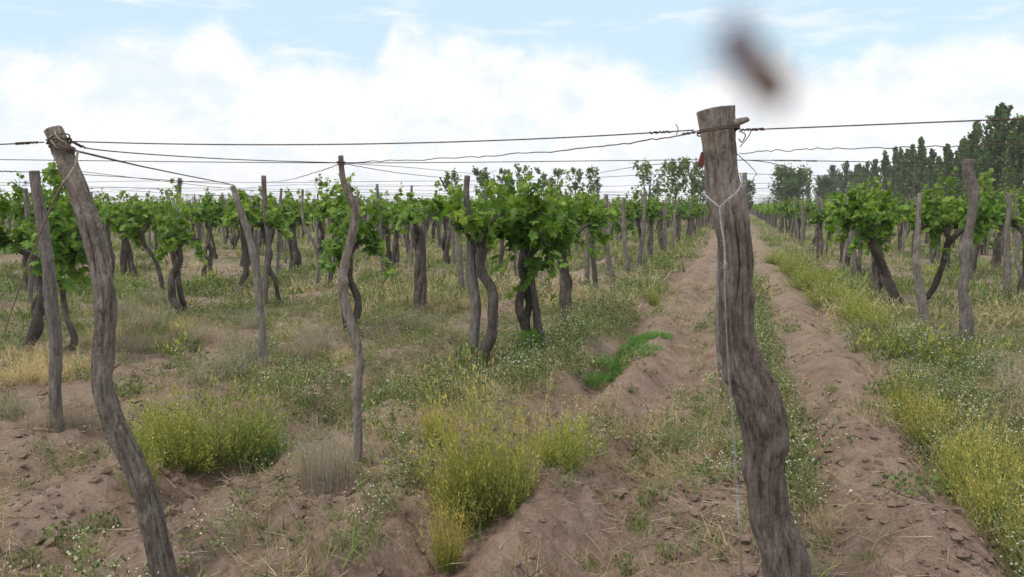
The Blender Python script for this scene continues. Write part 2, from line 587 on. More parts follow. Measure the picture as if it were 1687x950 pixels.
def leaves(g, P, D, Nn, S, K, detail, r, wf=.5):
    """P base points, D tip directions, Nn rough normals, S sizes, K colours"""
    n = len(P)
    D = unit(D)
    X = unit(np.cross(D, Nn))
    Z = np.cross(X, D)
    if detail >= 1:
        o = LEAF_OUT if detail == 2 else LEAF_MID
        fold = 0.16 + 0.14 * r.random(n)
        pts = np.vstack([o, [(0, 0.38)]])
        zz = -np.abs(pts[:, 0])[None, :] * fold[:, None] * 1.2 - (pts[:, 1] ** 2)[None, :] * (0.10 + 0.25 * r.random(n))[:, None]
        zz = zz + 0.07 * (r.random((n, len(pts))) - 0.5)
        V = P[:, None, :] + S[:, None, None] * (pts[None, :, 0, None] * X[:, None, :] + pts[None, :, 1, None] * D[:, None, :] + zz[:, :, None] * Z[:, None, :])
        m = len(o)
        J = np.arange(m)
        t = np.stack([J, (J + 1) % m, np.full(m, m)], -1)
        T = (t[None] + (np.arange(n) * (m + 1))[:, None, None]).reshape(-1, 3)
        g.add(V.reshape(-1, 3), T, np.repeat(K, m + 1, 0))
    else:
        pts = np.array([(0, 0), (wf, .45), (0, 1), (-wf, .45)])
        V = P[:, None, :] + S[:, None, None] * (pts[None, :, 0, None] * X[:, None, :] + pts[None, :, 1, None] * D[:, None, :])
        V[:, (1, 3)] -= (S * 0.32 * wf)[:, None, None] * Z[:, None, :]
        T = (np.array([(0, 1, 2), (0, 2, 3)])[None] + (np.arange(n) * 4)[:, None, None]).reshape(-1, 3)
        g.add(V.reshape(-1, 3), T, np.repeat(K, 4, 0))


def leaf_cols(r, n, young):
    """mature dark green to young yellow green"""
    a, b, c = np.array([.058, .130, .020]), np.array([.145, .265, .036]), np.array([.30, .40, .075])
    t = np.clip(young + 0.22 * r.standard_normal(n), 0, 1)[:, None]
    K = np.where(t < .5, a + (b - a) * t * 2, b + (c - b) * (t - .5) * 2)
    return K * (0.85 + 0.3 * r.random((n, 1)))


def vine_geo(seed, head=1.12, lean=(0, 0), stems=2, stem_r=0.05, spread=0.38, shoots=17, detail=1, top=1.85, drop=0.85, kink=0.07, leafsize=0.115, skirt=0.3):
    """returns (trunk Geo, crown Geo) standing at the origin"""
    r = np.random.default_rng(seed)
    tr, cr = Geo(), Geo()
    hp = np.array([lean[0], lean[1], head])
    one = np.array([1.0, 1.0, 1.0])
    for k in range(stems):
        a = r.random() * 6.28
        off = (0.06 + 0.05 * r.random()) * (0 if stems == 1 else 1)
        n = 7
        t = np.linspace(0, 1, n)[:, None]
        b0 = np.array([math.cos(a) * off * 1.3, math.sin(a) * off * 1.3, -0.08])
        b1 = hp + np.array([math.cos(a + 2) * off * .6, math.sin(a + 2) * off * .6, r.random() * .08])
        P = b0 + (b1 - b0) * t
        P[1:-1, :2] += kink * .30 * r.standard_normal((n - 2, 2)) + kink * .5 * np.sin(np.linspace(0, 3.1, n - 2))[:, None] * r.standard_normal(2)
        P = smooth_path(P, 26 if detail else 9)
        s = np.linspace(0, 1, len(P))
        R = stem_r * (1.18 - 0.45 * s + 0.55 * np.exp(-(s / 0.07) ** 2) + 0.35 * np.exp(-((s - 1) / .1) ** 2)) * (0.8 + 0.4 * r.random())
        tr.add(*tube(P, R * .86, 14 if detail else 5, 0.18, 0.24 if detail else 0, seed + k, 6, 2.5), one * (0.85 + .3 * r.random()))
    tips = []
    na = r.integers(3, 5)
    for k in range(na):
        a = 6.28 * (k + 0.6 * r.random()) / na
        ln = spread * (0.55 + 0.45 * r.random())
        e = hp + np.array([math.cos(a) * ln, math.sin(a) * ln, 0.05 + 0.30 * r.random()])
        mid = hp + (e - hp) * .5 + np.array([0, 0, .06]) + 0.04 * r.standard_normal(3)
        P = smooth_path([hp + [0, 0, -.03], mid, e], 9 if detail else 4)
        tr.add(*tube(P, np.linspace(stem_r * .62, stem_r * .26, len(P)), 9 if detail else 4, 0.15, 0, seed + 20 + k), one)
        tips.append(P)
    LP, LD, LN, LS, LY = [], [], [], [], []
    for k in range(shoots):
        P0 = tips[k % na]
        b = P0[r.integers(len(P0) // 3, len(P0))]
        out = unit(np.array([b[0] - hp[0], b[1] - hp[1], 0]) + 0.5 * r.standard_normal(3) * [1, 1, 0])
        kind = r.random()
        if kind < skirt:        # hanging shoot
            end = b + out * (.12 + .25 * r.random()) + np.array([0, 0, -(b[2] - drop) * (0.35 + .65 * r.random())])
        elif kind < 0.66:        # shoot that arches outward
            end = b + out * (.18 + .25 * r.random()) + np.array([0, 0, .05 + .22 * r.random()])
        else:                   # upright shoot
            end = b + out * .12 + np.array([0, 0, (top + .12 - b[2]) * (0.45 + .62 * r.random())])
        mid = (b + end) / 2 + np.array([0, 0, .07]) + .05 * r.standard_normal(3)
        P = smooth_path([b, mid, end], 8)
        cr.add(*tube(P, np.linspace(.006, .0025, 8), 3, cap=False), (.14, .16, .05))
        m = int(14 + 10 * r.random()) if detail else 5
        t = np.sort(r.random(m)) ** 0.85
        Q = smooth_path(P, 60)[(t * 59).astype(int)]
        d = out * .5 + 1.0 * r.standard_normal((m, 3)) + np.array([0, 0, -.45])
        Q = Q + 0.05 * unit(r.standard_normal((m, 3)))
        nn = out * .7 + np.array([0, 0, 1.0]) + .55 * r.standard_normal((m, 3))
        LP.append(Q); LD.append(d); LN.append(nn)
        LS.append(leafsize * (0.75 + .5 * r.random(m)) * (1 - .5 * t ** 2) * (1 if detail else 1.9))
        LY.append(.30 + .35 * t ** 2 + 0.15 * (Q[:, 2] - hp[2]))
    LP, LD, LN, LS, LY = (np.concatenate(v) for v in (LP, LD, LN, LS, LY))
    leaves(cr, LP, LD, LN, LS, leaf_cols(r, len(LP), LY), detail, r)
    return tr, cr


taken = []       # base points already used by hand-placed vines and posts

# base pixel, lean of the head in metres (sideways, away), head height, stems, stem radius, spread, shoots, top, drop, label
HAND = [
    ((797, 604), (-.02, .0), 1.15, 1, .062, .46, 13, 1.72, 1.0, .10, 'grapevine with two bare grey trunk halves beside the straight post near the track'),
    ((878, 578), (-.06, .0), 1.02, 3, .050, .46, 32, 1.74, .50, .06, 'bushy grapevine with a twisted triple trunk and one green sprout at its foot'),
    ((925, 526), (.03, .0), 1.02, 3, .075, .46, 28, 1.84, .80, .03, 'bushy grapevine on one thick straight trunk beside the dirt track'),
    ((572, 548), (.02, .0), .98, 2, .060, .52, 26, 1.72, .72, .06, 'grapevine half hidden behind the wavy thin post in the middle left'),
    ((692, 514), (.0, .0), 1.22, 4, .060, .58, 16, 1.75, 1.05, .04, 'grapevine on a broad bundle of straight grey stems left of the track'),
    ((68, 588), (.05, .1), 1.0, 2, .055, .60, 34, 2.05, .55, .13, 'big leafy grapevine with a crooked trunk behind the stubby post at far left'),
    ((110, 575), (-.12, .2), 1.05, 1, .045, .45, 18, 1.85, .8, .12, 'grapevine with a forked thin trunk seen between the two leftmost posts'),
    ((308, 522), (-.12, .0), .95, 2, .055, .48, 18, 2.0, .65, .10, 'straggly grapevine with a looped trunk right of the big leaning post'),
    ((277, 492), (-.42, .0), 1.1, 1, .050, .50, 22, 1.75, .75, .05, 'grapevine whose thin dark trunk leans far to the left'),
    ((212, 458), (-.05, .0), 1.05, 3, .075, .55, 24, 1.80, .85, .03, 'grapevine on a thick dark upright trunk beside the big leaning post'),
    ((345, 454), (-.02, .0), 1.15, 2, .055, .50, 20, 1.75, 1.0, .07, 'grapevine with a knobbly trunk between the leaning post and the slanting pole'),
    ((402, 474), (.05, .0), 1.15, 1, .065, .50, 18, 1.75, 1.0, .05, 'grapevine just behind the slanting grey pole'),
    ((462, 498), (-.22, .0), 1.2, 1, .042, .50, 18, 1.80, 1.0, .10, 'grapevine with a thin snaking trunk right of the slanting pole'),
    ((487, 450), (-.05, .0), 1.15, 3, .065, .55, 24, 1.95, .95, .04, 'grapevine on a thick straight trunk with a tall pointed crown'),
    ((622, 428), (.02, .0), 1.25, 2, .085, .50, 16, 1.7, 1.1, .05, 'grapevine on a fat dark trunk behind the gap right of the wavy post'),
    ((652, 448), (.02, .0), 1.25, 2, .06, .50, 16, 1.75, 1.1, .07, 'grapevine with two forking thin trunks left of the bundled grey stems'),
    ((1486, 503), (-.55, .1), 1.12, 2, .058, .55, 36, 1.85, .72, .05, 'big leafy grapevine with a dark trunk leaning left in the row right of the tracks'),
    ((1455, 486), (-.16, .1), 1.05, 4, .070, .50, 22, 1.82, .72, .05, 'leafy grapevine with a black bundled trunk behind the left leaning one'),
    ((1522, 505), (-.05, -.75), 1.1, 1, .050, .60, 32, 2.0, .85, .05, 'tall leafy grapevine behind the grey slanting pole right of the tracks'),
    ((1385, 434), (.05, .0), 1.15, 3, .06, .50, 18, 1.8, .95, .06, 'grapevine with a clump of dark stems where the right row begins to recede'),
    ((1557, 447), (.0, .0), 1.15, 2, .06, .55, 24, 1.8, .95, .05, 'grapevine with two parallel stems behind the tall leafy ones at right'),
    ((1592, 462), (.0, .0), 1.15, 3, .06, .55, 22, 1.75, .95, .04, 'grapevine just left of the tall knotted post at right'),
    ((1640, 440), (.0, .0), 1.1, 2, .06, .55, 24, 1.85, .9, .06, 'grapevine between the tall knotted post and the right edge'),
    ((1690, 486), (-.02, .0), 1.05, 3, .075, .60, 28, 1.75, .8, .04, 'dark stemmed grapevine cut off by the right edge'),
    ((1070, 424), (.0, .0), 1.1, 3, .055, .5, 20, 1.85, .8, .05, 'grapevine in the left row in front of the pale slender tree'),
    ((1100, 408), (-.3, .0), 1.15, 1, .05, .5, 16, 1.7, 1.0, .08, 'grapevine with a trunk bent leftward near the far end of the left row'),
]
for i, (bp, lean, head, stems, sr, spread, shoots, top, drop, kink, label) in enumerate(HAND):
    b = ground_px(*bp)
    lw = SIDE * lean[0] + FWD * lean[1]
    dist = math.hypot(b[0], b[1])
    if i not in (1, 2, 5, 16, 18):
        shoots, spread = max(9, int(shoots * .66)), spread * .74
    t, c = vine_geo(100 + i, head, (lw[0], lw[1]), stems, sr, spread, shoots, 2 if dist < 15 else 1, top, drop, kink)
    if i == 1:          # the sprout at the foot
        q = np.random.default_rng(5)
        n = 9
        P = np.array([.03, -.16, .03]) + .05 * q.standard_normal((n, 3)) * [1, 1, .8] + [0, 0, .12]
        leaves(c, P, q.standard_normal((n, 3)) + [0, -.4, .2], q.standard_normal((n, 3)) + [0, -1, 1], np.full(n, .16), leaf_cols(q, n, np.full(n, .5)), 2, q)
    root = thing('grapevine', label, 'grapevine', b)
    obj('trunk', t.mesh('trunk', M_BARK, True), root)
    obj('crown', c.mesh('crown', M_LEAF), root)
    taken.append((b[0], b[1]))

# ------------------------------------------------------------------ posts
post_label_taken = []


def post_px(path, label, depth_top=0.0, seg=20, rings=70, rough=0.07, groove=0.08, seed=0, tone=None, knots=(), lobes=9, twist=0.5, sink=0.12, group=None):
    """post whose outline follows pixels of the photo: path = (x, y, width) from foot to top"""
    b = ground_px(path[0][0], path[0][1])
    taken.append((b[0], b[1]))
    P, R = [], []
    n = len(path)
    for k, (x, y, w) in enumerate(path):
        p = on_plane(x, y, b, depth_top * k / (n - 1))
        dd = (p - EYEP) @ FWD
        P.append(p - b)
        R.append(w / 2 / F_PX * dd)
    P, R = np.array(P), np.array(R)
    P = np.vstack([P[0] - unit(P[1] - P[0]) * sink, P])
    R = np.concatenate([[R[0]], R])
    Q = smooth_path(np.hstack([P, R[:, None]]), rings)
    V, T = tube(Q[:, :3], Q[:, 3] * .93, seg, rough, groove, seed, lobes, twist, True, knots, .16)
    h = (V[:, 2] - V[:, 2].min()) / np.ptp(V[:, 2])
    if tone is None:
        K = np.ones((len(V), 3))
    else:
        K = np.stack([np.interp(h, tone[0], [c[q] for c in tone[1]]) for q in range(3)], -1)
    g = Geo()
    g.add(V, T, K)
    root = thing('wooden_post', label, 'post', b, 0, group)
    obj('pole', g.mesh('pole', M_POST, True), root)
    return root, b, P + b


FRONT_R = [(1300, 1000, 78), (1288, 915, 74), (1268, 850, 71), (1262, 790, 68), (1260, 735, 69), (1256, 690, 78), (1243, 645, 80), (1222, 595, 68),
           (1213, 545, 62), (1211, 485, 59), (1212, 425, 57), (1204, 365, 62), (1193, 310, 61), (1187, 262, 62), (1183, 218, 63), (1178, 180, 68)]
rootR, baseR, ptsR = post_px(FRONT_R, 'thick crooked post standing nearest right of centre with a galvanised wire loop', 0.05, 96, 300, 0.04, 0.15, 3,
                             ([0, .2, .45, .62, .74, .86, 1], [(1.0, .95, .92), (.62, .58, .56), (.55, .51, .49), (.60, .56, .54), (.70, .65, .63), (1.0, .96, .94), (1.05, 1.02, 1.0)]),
                             ((.38, 1.2, .02, .05, .05), (.52, 5.2, .016, .03, .03), (.47, 0.3, .012, .06, .02), (.14, 1.3, .025, .09, .05), (.33, 4.5, .015, .05, .04), (.66, 1.2, .012, .03, .03), (.74, .25, -.022, .20, .006), (.30, 5.9, -.020, .18, .006), (.15, .5, -.024, .14, .007), (.87, 5.75, -.016, .09, .005), (.5, .65, -.016, .14, .006), (.60, 6.1, -.014, .10, .005), (.42, .1, .016, .05, .035)),
                             13, 0.35)
FRONT_L = [(275, 965, 45.8), (258, 890, 41.1), (241, 820, 39.5), (216, 755, 41.1), (190, 700, 39.5), (172, 650, 36.3), (166, 610, 34.8), (172, 550, 34.8), (173, 500, 35.6), (166, 450, 34.8),
           (156, 400, 35.6), (142, 350, 36.3), (124, 300, 35.6), (105, 255, 33.2), (87, 212, 29.2)]
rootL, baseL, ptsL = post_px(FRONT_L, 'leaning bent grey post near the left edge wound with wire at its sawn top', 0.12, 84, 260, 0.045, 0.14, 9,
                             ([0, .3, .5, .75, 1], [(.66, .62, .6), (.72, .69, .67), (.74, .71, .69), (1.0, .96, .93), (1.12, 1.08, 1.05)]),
                             ((.40, 4.6, .022, .03, .03), (.37, 4.8, .015, .02, .02), (.27, 1.0, .012, .03, .03), (.68, .8, .016, .05, .03), (.52, 2.0, .01, .05, .03), (.76, .35, -.015, .2, .005), (.55, 5.9, -.015, .14, .005), (.3, .2, -.015, .15, .005), (.64, .3, .014, .03, .02), (.88, 5.6, -.01, .08, .004), (.2, 6.0, .014, .03, .025)), 11, 0.3)
root5, base5, pts5 = post_px([(589, 764, 16.6), (590, 720, 15.8), (588, 670, 16.6), (590, 625, 14.3), (593, 590, 15.8), (583, 550, 17.4), (571, 510, 17.4), (563, 465, 15.8), (570, 425, 15.0), (580, 385, 14.3),
                              (586, 345, 14.3), (577, 325, 14.3), (567, 300, 11.1), (563, 280, 9.5), (561, 256, 8.7)],
                             'wavy thin post in the middle left carrying crossing wires at its top', 0.0, 28, 150, 0.05, 0.08, 21,
                             ([0, .4, 1], [(1.15, 1.12, 1.1), (1.25, 1.22, 1.2), (1.05, .95, .88)]), ((.30, 4.6, .012, .02, .02), (.62, 1.5, .014, .03, .03)), 7, 1.5)
POSTS = [
    ([(95, 708, 20.9), (91, 640, 20.9), (92, 570, 20.2), (84, 500, 20.9), (80, 440, 20.9), (72, 380, 20.2), (62, 320, 17.8), (57, 281, 15.5)], 'stubby upright post behind the leaning one at far left', 25),
    ([(430, 600, 24.8), (432, 560, 15.6), (428, 510, 13.8), (424, 460, 13.8), (415, 410, 13.8), (404, 370, 12.9), (393, 335, 11.0), (383, 306, 9.2)], 'slanting grey pole leaning left with its foot in dry weeds', 26),
    ([(776, 600, 20), (781, 550, 19), (784, 500, 19), (776, 450, 19), (777, 400, 18), (771, 350, 13), (768, 320, 11), (770, 289, 10)], 'straight post against the double trunked vine nearest the track', 27),
    ([(761, 486, 11), (758, 440, 10), (756, 400, 11), (753, 360, 8), (750, 318, 8)], 'pale straight stake between the bundled vine and the double trunked vine', 28),
    ([(967, 472, 9), (967, 420, 9), (967, 380, 8), (966, 336, 8)], 'slim pale stake right of the thick trunked vine', 29),
    ([(1013, 470, 10), (1004, 435, 11), (999, 400, 9), (997, 365, 8), (999, 320, 7)], 'crooked brown pole in the left row beside the track', 30),
    ([(1036, 455, 8), (1032, 420, 8), (1028, 380, 8), (1027, 325, 7)], 'narrow brown pole just right of the crooked one in the left row', 31),
    ([(1591, 560, 21), (1592, 520, 21), (1587, 480, 17), (1591, 440, 20), (1592, 412, 25), (1596, 384, 15), (1603, 335, 17), (1601, 305, 20), (1594, 280, 16), (1596, 262, 19)], 'tall knotted grey post at right standing in front of the poplars', 32),
    ([(1524, 528, 17), (1516, 480, 15), (1510, 440, 14), (1511, 400, 12), (1513, 362, 10), (1515, 318, 7)], 'grey slanting pole in front of the tall leafy vine at right', 33),
    ([(1657, 492, 10), (1660, 450, 12), (1658, 400, 10), (1662, 350, 9), (1664, 318, 8)], 'brown pole near the right edge beside the cut off vine', 34),
    ([(436, 500, 10), (438, 450, 10), (442, 400, 10), (437, 350, 9), (434, 289, 8)], 'thin upright pole right of the slanting grey pole', 35),
    ([(50, 500, 9), (50, 420, 9), (46, 360, 9), (42, 310, 8)], 'thin rod like pole left of the stubby post', 36),
    ([(1196, 640, 22), (1190, 560, 22), (1188, 470, 17), (1190, 380, 15)], 'bleached post hidden mostly behind the thick crooked post', 37),
    ([(1228, 430, 7), (1228, 360, 7), (1227, 284, 8)], 'thin stake peeping out right of the thick crooked post', 38),
    ([(1322, 405, 5), (1322, 370, 5), (1322, 338, 5)], 'pale stake at the head of the far right row', 39),
    ([(296, 440, 7), (295, 400, 7), (294, 350, 8), (296, 293, 7)], 'thin pole rising through the straggly vine', 40),
]
hand_posts = {}
for path, label, seed in POSTS:
    near = path[0][1] > 540
    hand_posts[seed] = post_px(path, label, 0.0, 26 if near else 12, 80 if near else 34, (.16 if seed == 32 else .09), 0.1, seed, None,
                               ((.55, 4.7, .018, .03, .03), (.42, 1.2, .015, .03, .03), (.62, 2.2, .016, .03, .03)) if seed == 32 else (), 7, 1.2)

# ---- rows beyond the hand-placed ones: copies of a few vines and posts
VAR = []
for k in range(14):
    r = random.Random(k)
    t, c = vine_geo(500 + k, r.uniform(1.02, 1.25), (r.uniform(-.14, .14), r.uniform(-.14, .14)), r.choice([1, 2, 2, 3, 3]), r.uniform(.036, .058), r.uniform(.28, .46),
                    r.randint(6, 13), 1, r.uniform(1.6, 2.1), r.uniform(.85, 1.05), r.uniform(.04, .1))
    VAR.append((t.mesh('trunk', M_BARK, True), c.mesh('crown', M_LEAF)))
PVAR = []
for k in range(9):
    r = np.random.default_rng(900 + k)
    n = 7
    P = np.zeros((n, 3))
    P[:, 2] = np.linspace(-.1, 1.80 + .18 * r.random(), n)
    kk = (.012, .03, .05)[k % 3]
    P[1:, :2] = np.cumsum(kk * r.standard_normal((n - 1, 2)), 0)
    P[:, :2] += P[:, 2:3] * r.standard_normal(2) * .05
    R = (.028 + .022 * r.random()) * np.linspace(1.15, .75, n)
    Q = smooth_path(np.hstack([P, R[:, None]]), 30)
    g = Geo()
    g.add(*tube(Q[:, :3], Q[:, 3], 10, .09, .06, k, 6, 1.5), np.ones(3) * (0.85 + .35 * r.random()))
    PVAR.append(g.mesh('wooden_post', M_POST, True))


def sees(x, y, m=70):
    c = np.array([x, y, 1.2]) - EYEP
    if c @ FWD < 1:
        return False
    px, _ = proj(np.array([x, y, 1.2]))
    return -m < px < 1687 + m


vine_spots, post_spots = [], []
rr = random.Random(4)
for rx in ROWS:
    if rx < -200 or rx > 120:
        continue
    k_row = round((rx - 0.2) / 2.5)
    y = rr.uniform(5.5, 7.5)
    while y < 210:
        y += rr.uniform(1.7, 2.5)
        x = rx + rr.gauss(0, .10) - (0.1 if k_row < 0 else 0)
        r_ = rr.random()
        px_, py_ = rr.uniform(-.22, .22), rr.uniform(-.5, .5)
        if not sees(x, y):
            continue
        dn = min(math.hypot(x - a, y - b) for a, b in taken)
        d_ = math.hypot(x, y)
        if d_ < 13.5 and dn < 6:
            continue
        if k_row != 0 and dn > 1.3 and r_ < .92:
            vine_spots.append((d_, x, y, k_row))
        if k_row != 0 or rr.random() < .5:
            if min(math.hypot(x + px_ - a, y + py_ - b) for a, b in taken) > .9 and not (k_row == 0 and y < 16) and not (k_row == -1 and y < 17):
                post_spots.append((d_, x + px_, y + py_, k_row))
vine_spots.sort()
post_spots.sort()
SIDE_NAME = {-1: 'the first vine row left of the dirt track', -2: 'the second vine row left of the dirt track', -3: 'the third vine row left of the dirt track',
             -4: 'the fourth vine row left of the dirt track', 1: 'the first vine row right of the tracks', 2: 'the second vine row right of the tracks',
             0: 'the middle line between the two tracks'}


def row_name(k):
    if k in SIDE_NAME:
        return SIDE_NAME[k]
    if k < 0:
        return 'the rows deep in the left field'
    return 'the rows in front of the poplars'


NV, NP = 265, 270
for d_, x, y, k in vine_spots[:NV]:
    tm, cm = rr.choice(VAR)
    g = row_name(k)
    far = 'small distant' if d_ > 26 else 'mid distance'
    root = thing('grapevine', f'{far} leafy grapevine in {g}', 'grapevine', (x, y, float(H(x, y))), rr.uniform(0, 6.28), f'{far} vines of {g}')
    s = rr.uniform(.9, 1.08)
    root.scale = (s, s, s)
    obj('trunk', tm, root)
    obj('crown', cm, root)
for d_, x, y, k in post_spots[:NP]:
    g = row_name(k)
    far = 'small distant' if d_ > 26 else 'mid distance'
    o = obj('wooden_post', rr.choice(PVAR), None, (x, y, float(H(x, y)) - .02))
    o.rotation_euler = (rr.gauss(0, .03), rr.gauss(0, .03), rr.uniform(0, 6.28))
    o.scale = (1, 1, rr.uniform(.94, 1.05))
    tag(o, f'{far} grey post in {g}', 'post', f'{far} posts of {g}')

# the countless rest of the rows, far off
g = Geo()
q = np.random.default_rng(77)
for d_, x, y, k in vine_spots[NV:]:
    z = float(H(x, y))
    h = q.uniform(1.05, 1.25)
    lx, ly = q.normal(0, .1, 2)
    g.add(*tube([(x, y, z - .1), (x + lx * .3, y + ly, z + .6), (x + lx, y + ly, z + h)], [.075, .055, .06], 4, cap=False), (.9, .9, .9), 0)
    n = 46 if d_ < 70 else 28
    u = unit(q.standard_normal((n, 3)))
    P = u * (q.random((n, 1)) ** .4) * [.55, .55, .36] + [x + lx, y + ly, z + 1.32]
    up = q.random(n) < .15
    P[up, 2] += .3 * q.random(up.sum())
    gg = Geo()
    leaves(gg, P, q.standard_normal((n, 3)), q.standard_normal((n, 3)) + [0, 0, .8], q.uniform(.17, .30, n) * (1 if d_ < 70 else 1.3), leaf_cols(q, n, np.full(n, .40)), 0, q)
    V, T, K, _ = gg.arrays()
    g.add(V, T, K, 1)
tag(obj('distant_grapevines', g.mesh('distant_grapevines', [M_BARK, M_LEAF])), 'far off mass of green grapevines closing the field at the horizon', 'vineyard', None, 'stuff')
g = Geo()
for d_, x, y, k in post_spots[NP:]:
    z = float(H(x, y))
    lx, ly = q.normal(0, .07, 2)
    g.add(*tube([(x, y, z - .1), (x + lx, y + ly, z + q.uniform(1.75, 2.0))], [.045, .035], 4), np.ones(3) * q.uniform(.8, 1.2))
tag(obj('distant_posts', g.mesh('distant_posts', M_POST)), 'far off thicket of thin grey posts among the distant vines', 'posts', None, 'stuff')

# ------------------------------------------------------------------ wires


def wire(name, pts, r, label, mat=M_WIRE, group=None, sag=0.0, n=40, knots=(), wob=0.0, cat='wire', seed=0, twisted=False):
    P = smooth_path(pts, n) if len(pts) > 2 else np.linspace(pts[0], pts[-1], n)
    P = np.array(P, float)
    t = np.linspace(0, 1, n)
    if sag:
        P[:, 2] -= sag * 4 * t * (1 - t)
    if wob:
        q = np.random.default_rng(seed)
        P[1:-1] += wob * q.standard_normal((n - 2, 3)) * [.3, .3, 1]
    o = P.mean(0)
    g = Geo()
    if twisted:
        L = np.linalg.norm(np.diff(P, axis=0), axis=1).sum()
        m = int(L / .012)
        Q = P[0] + (P[-1] - P[0]) * 0
        Q = np.stack([np.interp(np.linspace(0, 1, m), t, P[:, k]) for k in range(3)], -1)
        tn = unit(np.gradient(Q, axis=0))
        s = unit(np.cross(tn, [0, 0, 1.0]))
        u = np.cross(s, tn)
        a = np.arange(m) * .95
        for ph in (0, math.pi):
            g.add(*tube(Q - o + r * 1.1 * (np.cos(a + ph)[:, None] * s + np.sin(a + ph)[:, None] * u), r, 4))
    else:
        g.add(*tube(P - o, r, 6))
    for kt, kr in knots:      # where the strands are wound round each other
        c = P[int(kt * (n - 1))]
        tn = unit(P[min(n - 1, int(kt * (n - 1)) + 1)] - P[max(0, int(kt * (n - 1)) - 1)])
        s = unit(np.cross(tn, [0, 0, 1.0]))
        u = np.cross(s, tn)
        a = np.linspace(0, 6.28 * 7, 90)
        Q = c - o + tn * (np.linspace(-kr, kr, 90) + np.interp(np.arange(90), np.arange(0, 100, 9), np.random.default_rng(int(kt * 99)).normal(0, kr * .09, 12)))[:, None] + (r * 1.45) * (np.cos(a)[:, None] * s + np.sin(a)[:, None] * u)
        g.add(*tube(Q, r * .8, 5))
    ob = obj(name, g.mesh(name, mat, True), None, o)
    return tag(ob, label, cat, group)


def P_at(px, py, base, depth=0.0):
    return on_plane(px, py, base, depth)


tR, tL, t5 = ptsR[-1], ptsL[-1], pts5[-1]
aR = P_at(1183, 214, baseR)
aL = P_at(97, 234, baseL, .10)
a5 = P_at(562, 268, base5)
dirw = aR - aL
ln = lambda a, b, t: a + (b - a) * t
wire('wire', [aL + SIDE * -.06, aL - dirw * .5], .0028, 'rusty wire running off left from the leaning post', sag=.01, knots=((.06, .035), (.1, .03)))
wire('wire', [aL + SIDE * .06 + [0, 0, .003], aR - SIDE * .09], .0027, 'taut dark wire strung between the two big front posts', sag=.03, n=60, knots=((.96, .04),))
wire('wire', [aR + SIDE * .085, P_at(1790, 191, baseR, -.55)], .0027, 'rusty wire running off right from the thick crooked post', knots=((.04, .05), (.06, .03)))
wire('wire', [aL + SIDE * .05, P_at(175, 248, baseL, .2), P_at(380, 262, baseL, 1.0), a5 + [0, 0, .0]], .0026, 'wire from the leaning post to the top of the wavy post', n=50, knots=((.08, .04), (.12, .02)))
h26 = P_at(384, 304, hand_posts[26][1])
wire('twisted_wire', [aL + SIDE * .05 + [0, 0, -.03], P_at(250, 277, baseL, 1.9), h26], .0028, 'twisted double wire sloping from the leaning post down to the slanting pole', n=40, twisted=True)
wire('wire', [aR - SIDE * .09 + [0, 0, -.01], P_at(1000, 240, baseR, .25), P_at(780, 258, base5, -.4), a5], .0026, 'kinked wire sagging from the thick post to the wavy post', n=50, wob=.0025, seed=3, knots=((.03, .03),))
h35 = P_at(434, 300, hand_posts[35][1])
wire('wire', [a5 + [0, 0, -.004], P_at(515, 285, base5, .6), P_at(470, 297, base5, 2.5), h35], .0024, 'loose wire drooping left from the wavy post', n=40, wob=.002, seed=5)
h27 = P_at(770, 296, hand_posts[27][1])
wire('wire', [a5 + [0, 0, -.002], P_at(660, 285, base5, 1.3), h27], .0024, 'wire along the first row from the wavy post to the straight post', n=40, wob=.001, seed=6)
wire('wire', [a5, P_at(690, 277, base5, 1.8), P_at(800, 288, base5, 4.5)], .0022, 'upper stray wire fanning right from the wavy post', n=30)
# the second cross wire, through the wavy post
yb = base5
wire('wire', [P_at(-60, 262, yb), a5, P_at(1140, 263, yb, .0)], .0026, 'second cross wire passing the wavy post below the front wire', n=60, sag=0)
c2 = P_at(1140, 263, yb)
wire('wire', [c2, P_at(1360, 265, yb, -.1), P_at(1700, 272, yb, -.15)], .0026, 'second cross wire right of the thick post with clotted knots', n=60, knots=((.36, .045), (.41, .03), (.46, .03)))
wire('wire', [P_at(1218, 252, baseR, .9), P_at(1350, 245, baseR, .7), P_at(1560, 241, baseR, .3), P_at(1700, 236, baseR, .1)], .0022, 'thin wavy wire high on the right in front of the poplars', n=50, wob=.003, seed=9)
wire('wire', [P_at(1222, 263, baseR, .5), P_at(1270, 268, baseR, .7), P_at(1312, 280, baseR, 2.2)], .0018, 'short slack wire drooping right of the thick post', n=24)
wire('wire', [P_at(1140, 266, baseR, .5), P_at(1050, 274, baseR, 1.8), P_at(980, 286, baseR, 4.5)], .002, 'slack wire falling left from behind the thick post', n=24)
h25 = P_at(57, 284, hand_posts[25][1])
wire('wire', [h25 + SIDE * -1.2, h25 + SIDE * .03 + FWD * -.045, h26 + [0, 0, .0]], .0028, 'dark wire wound round the stubby post and on to the slanting pole', n=40, knots=((.34, .05), (.44, .06)))

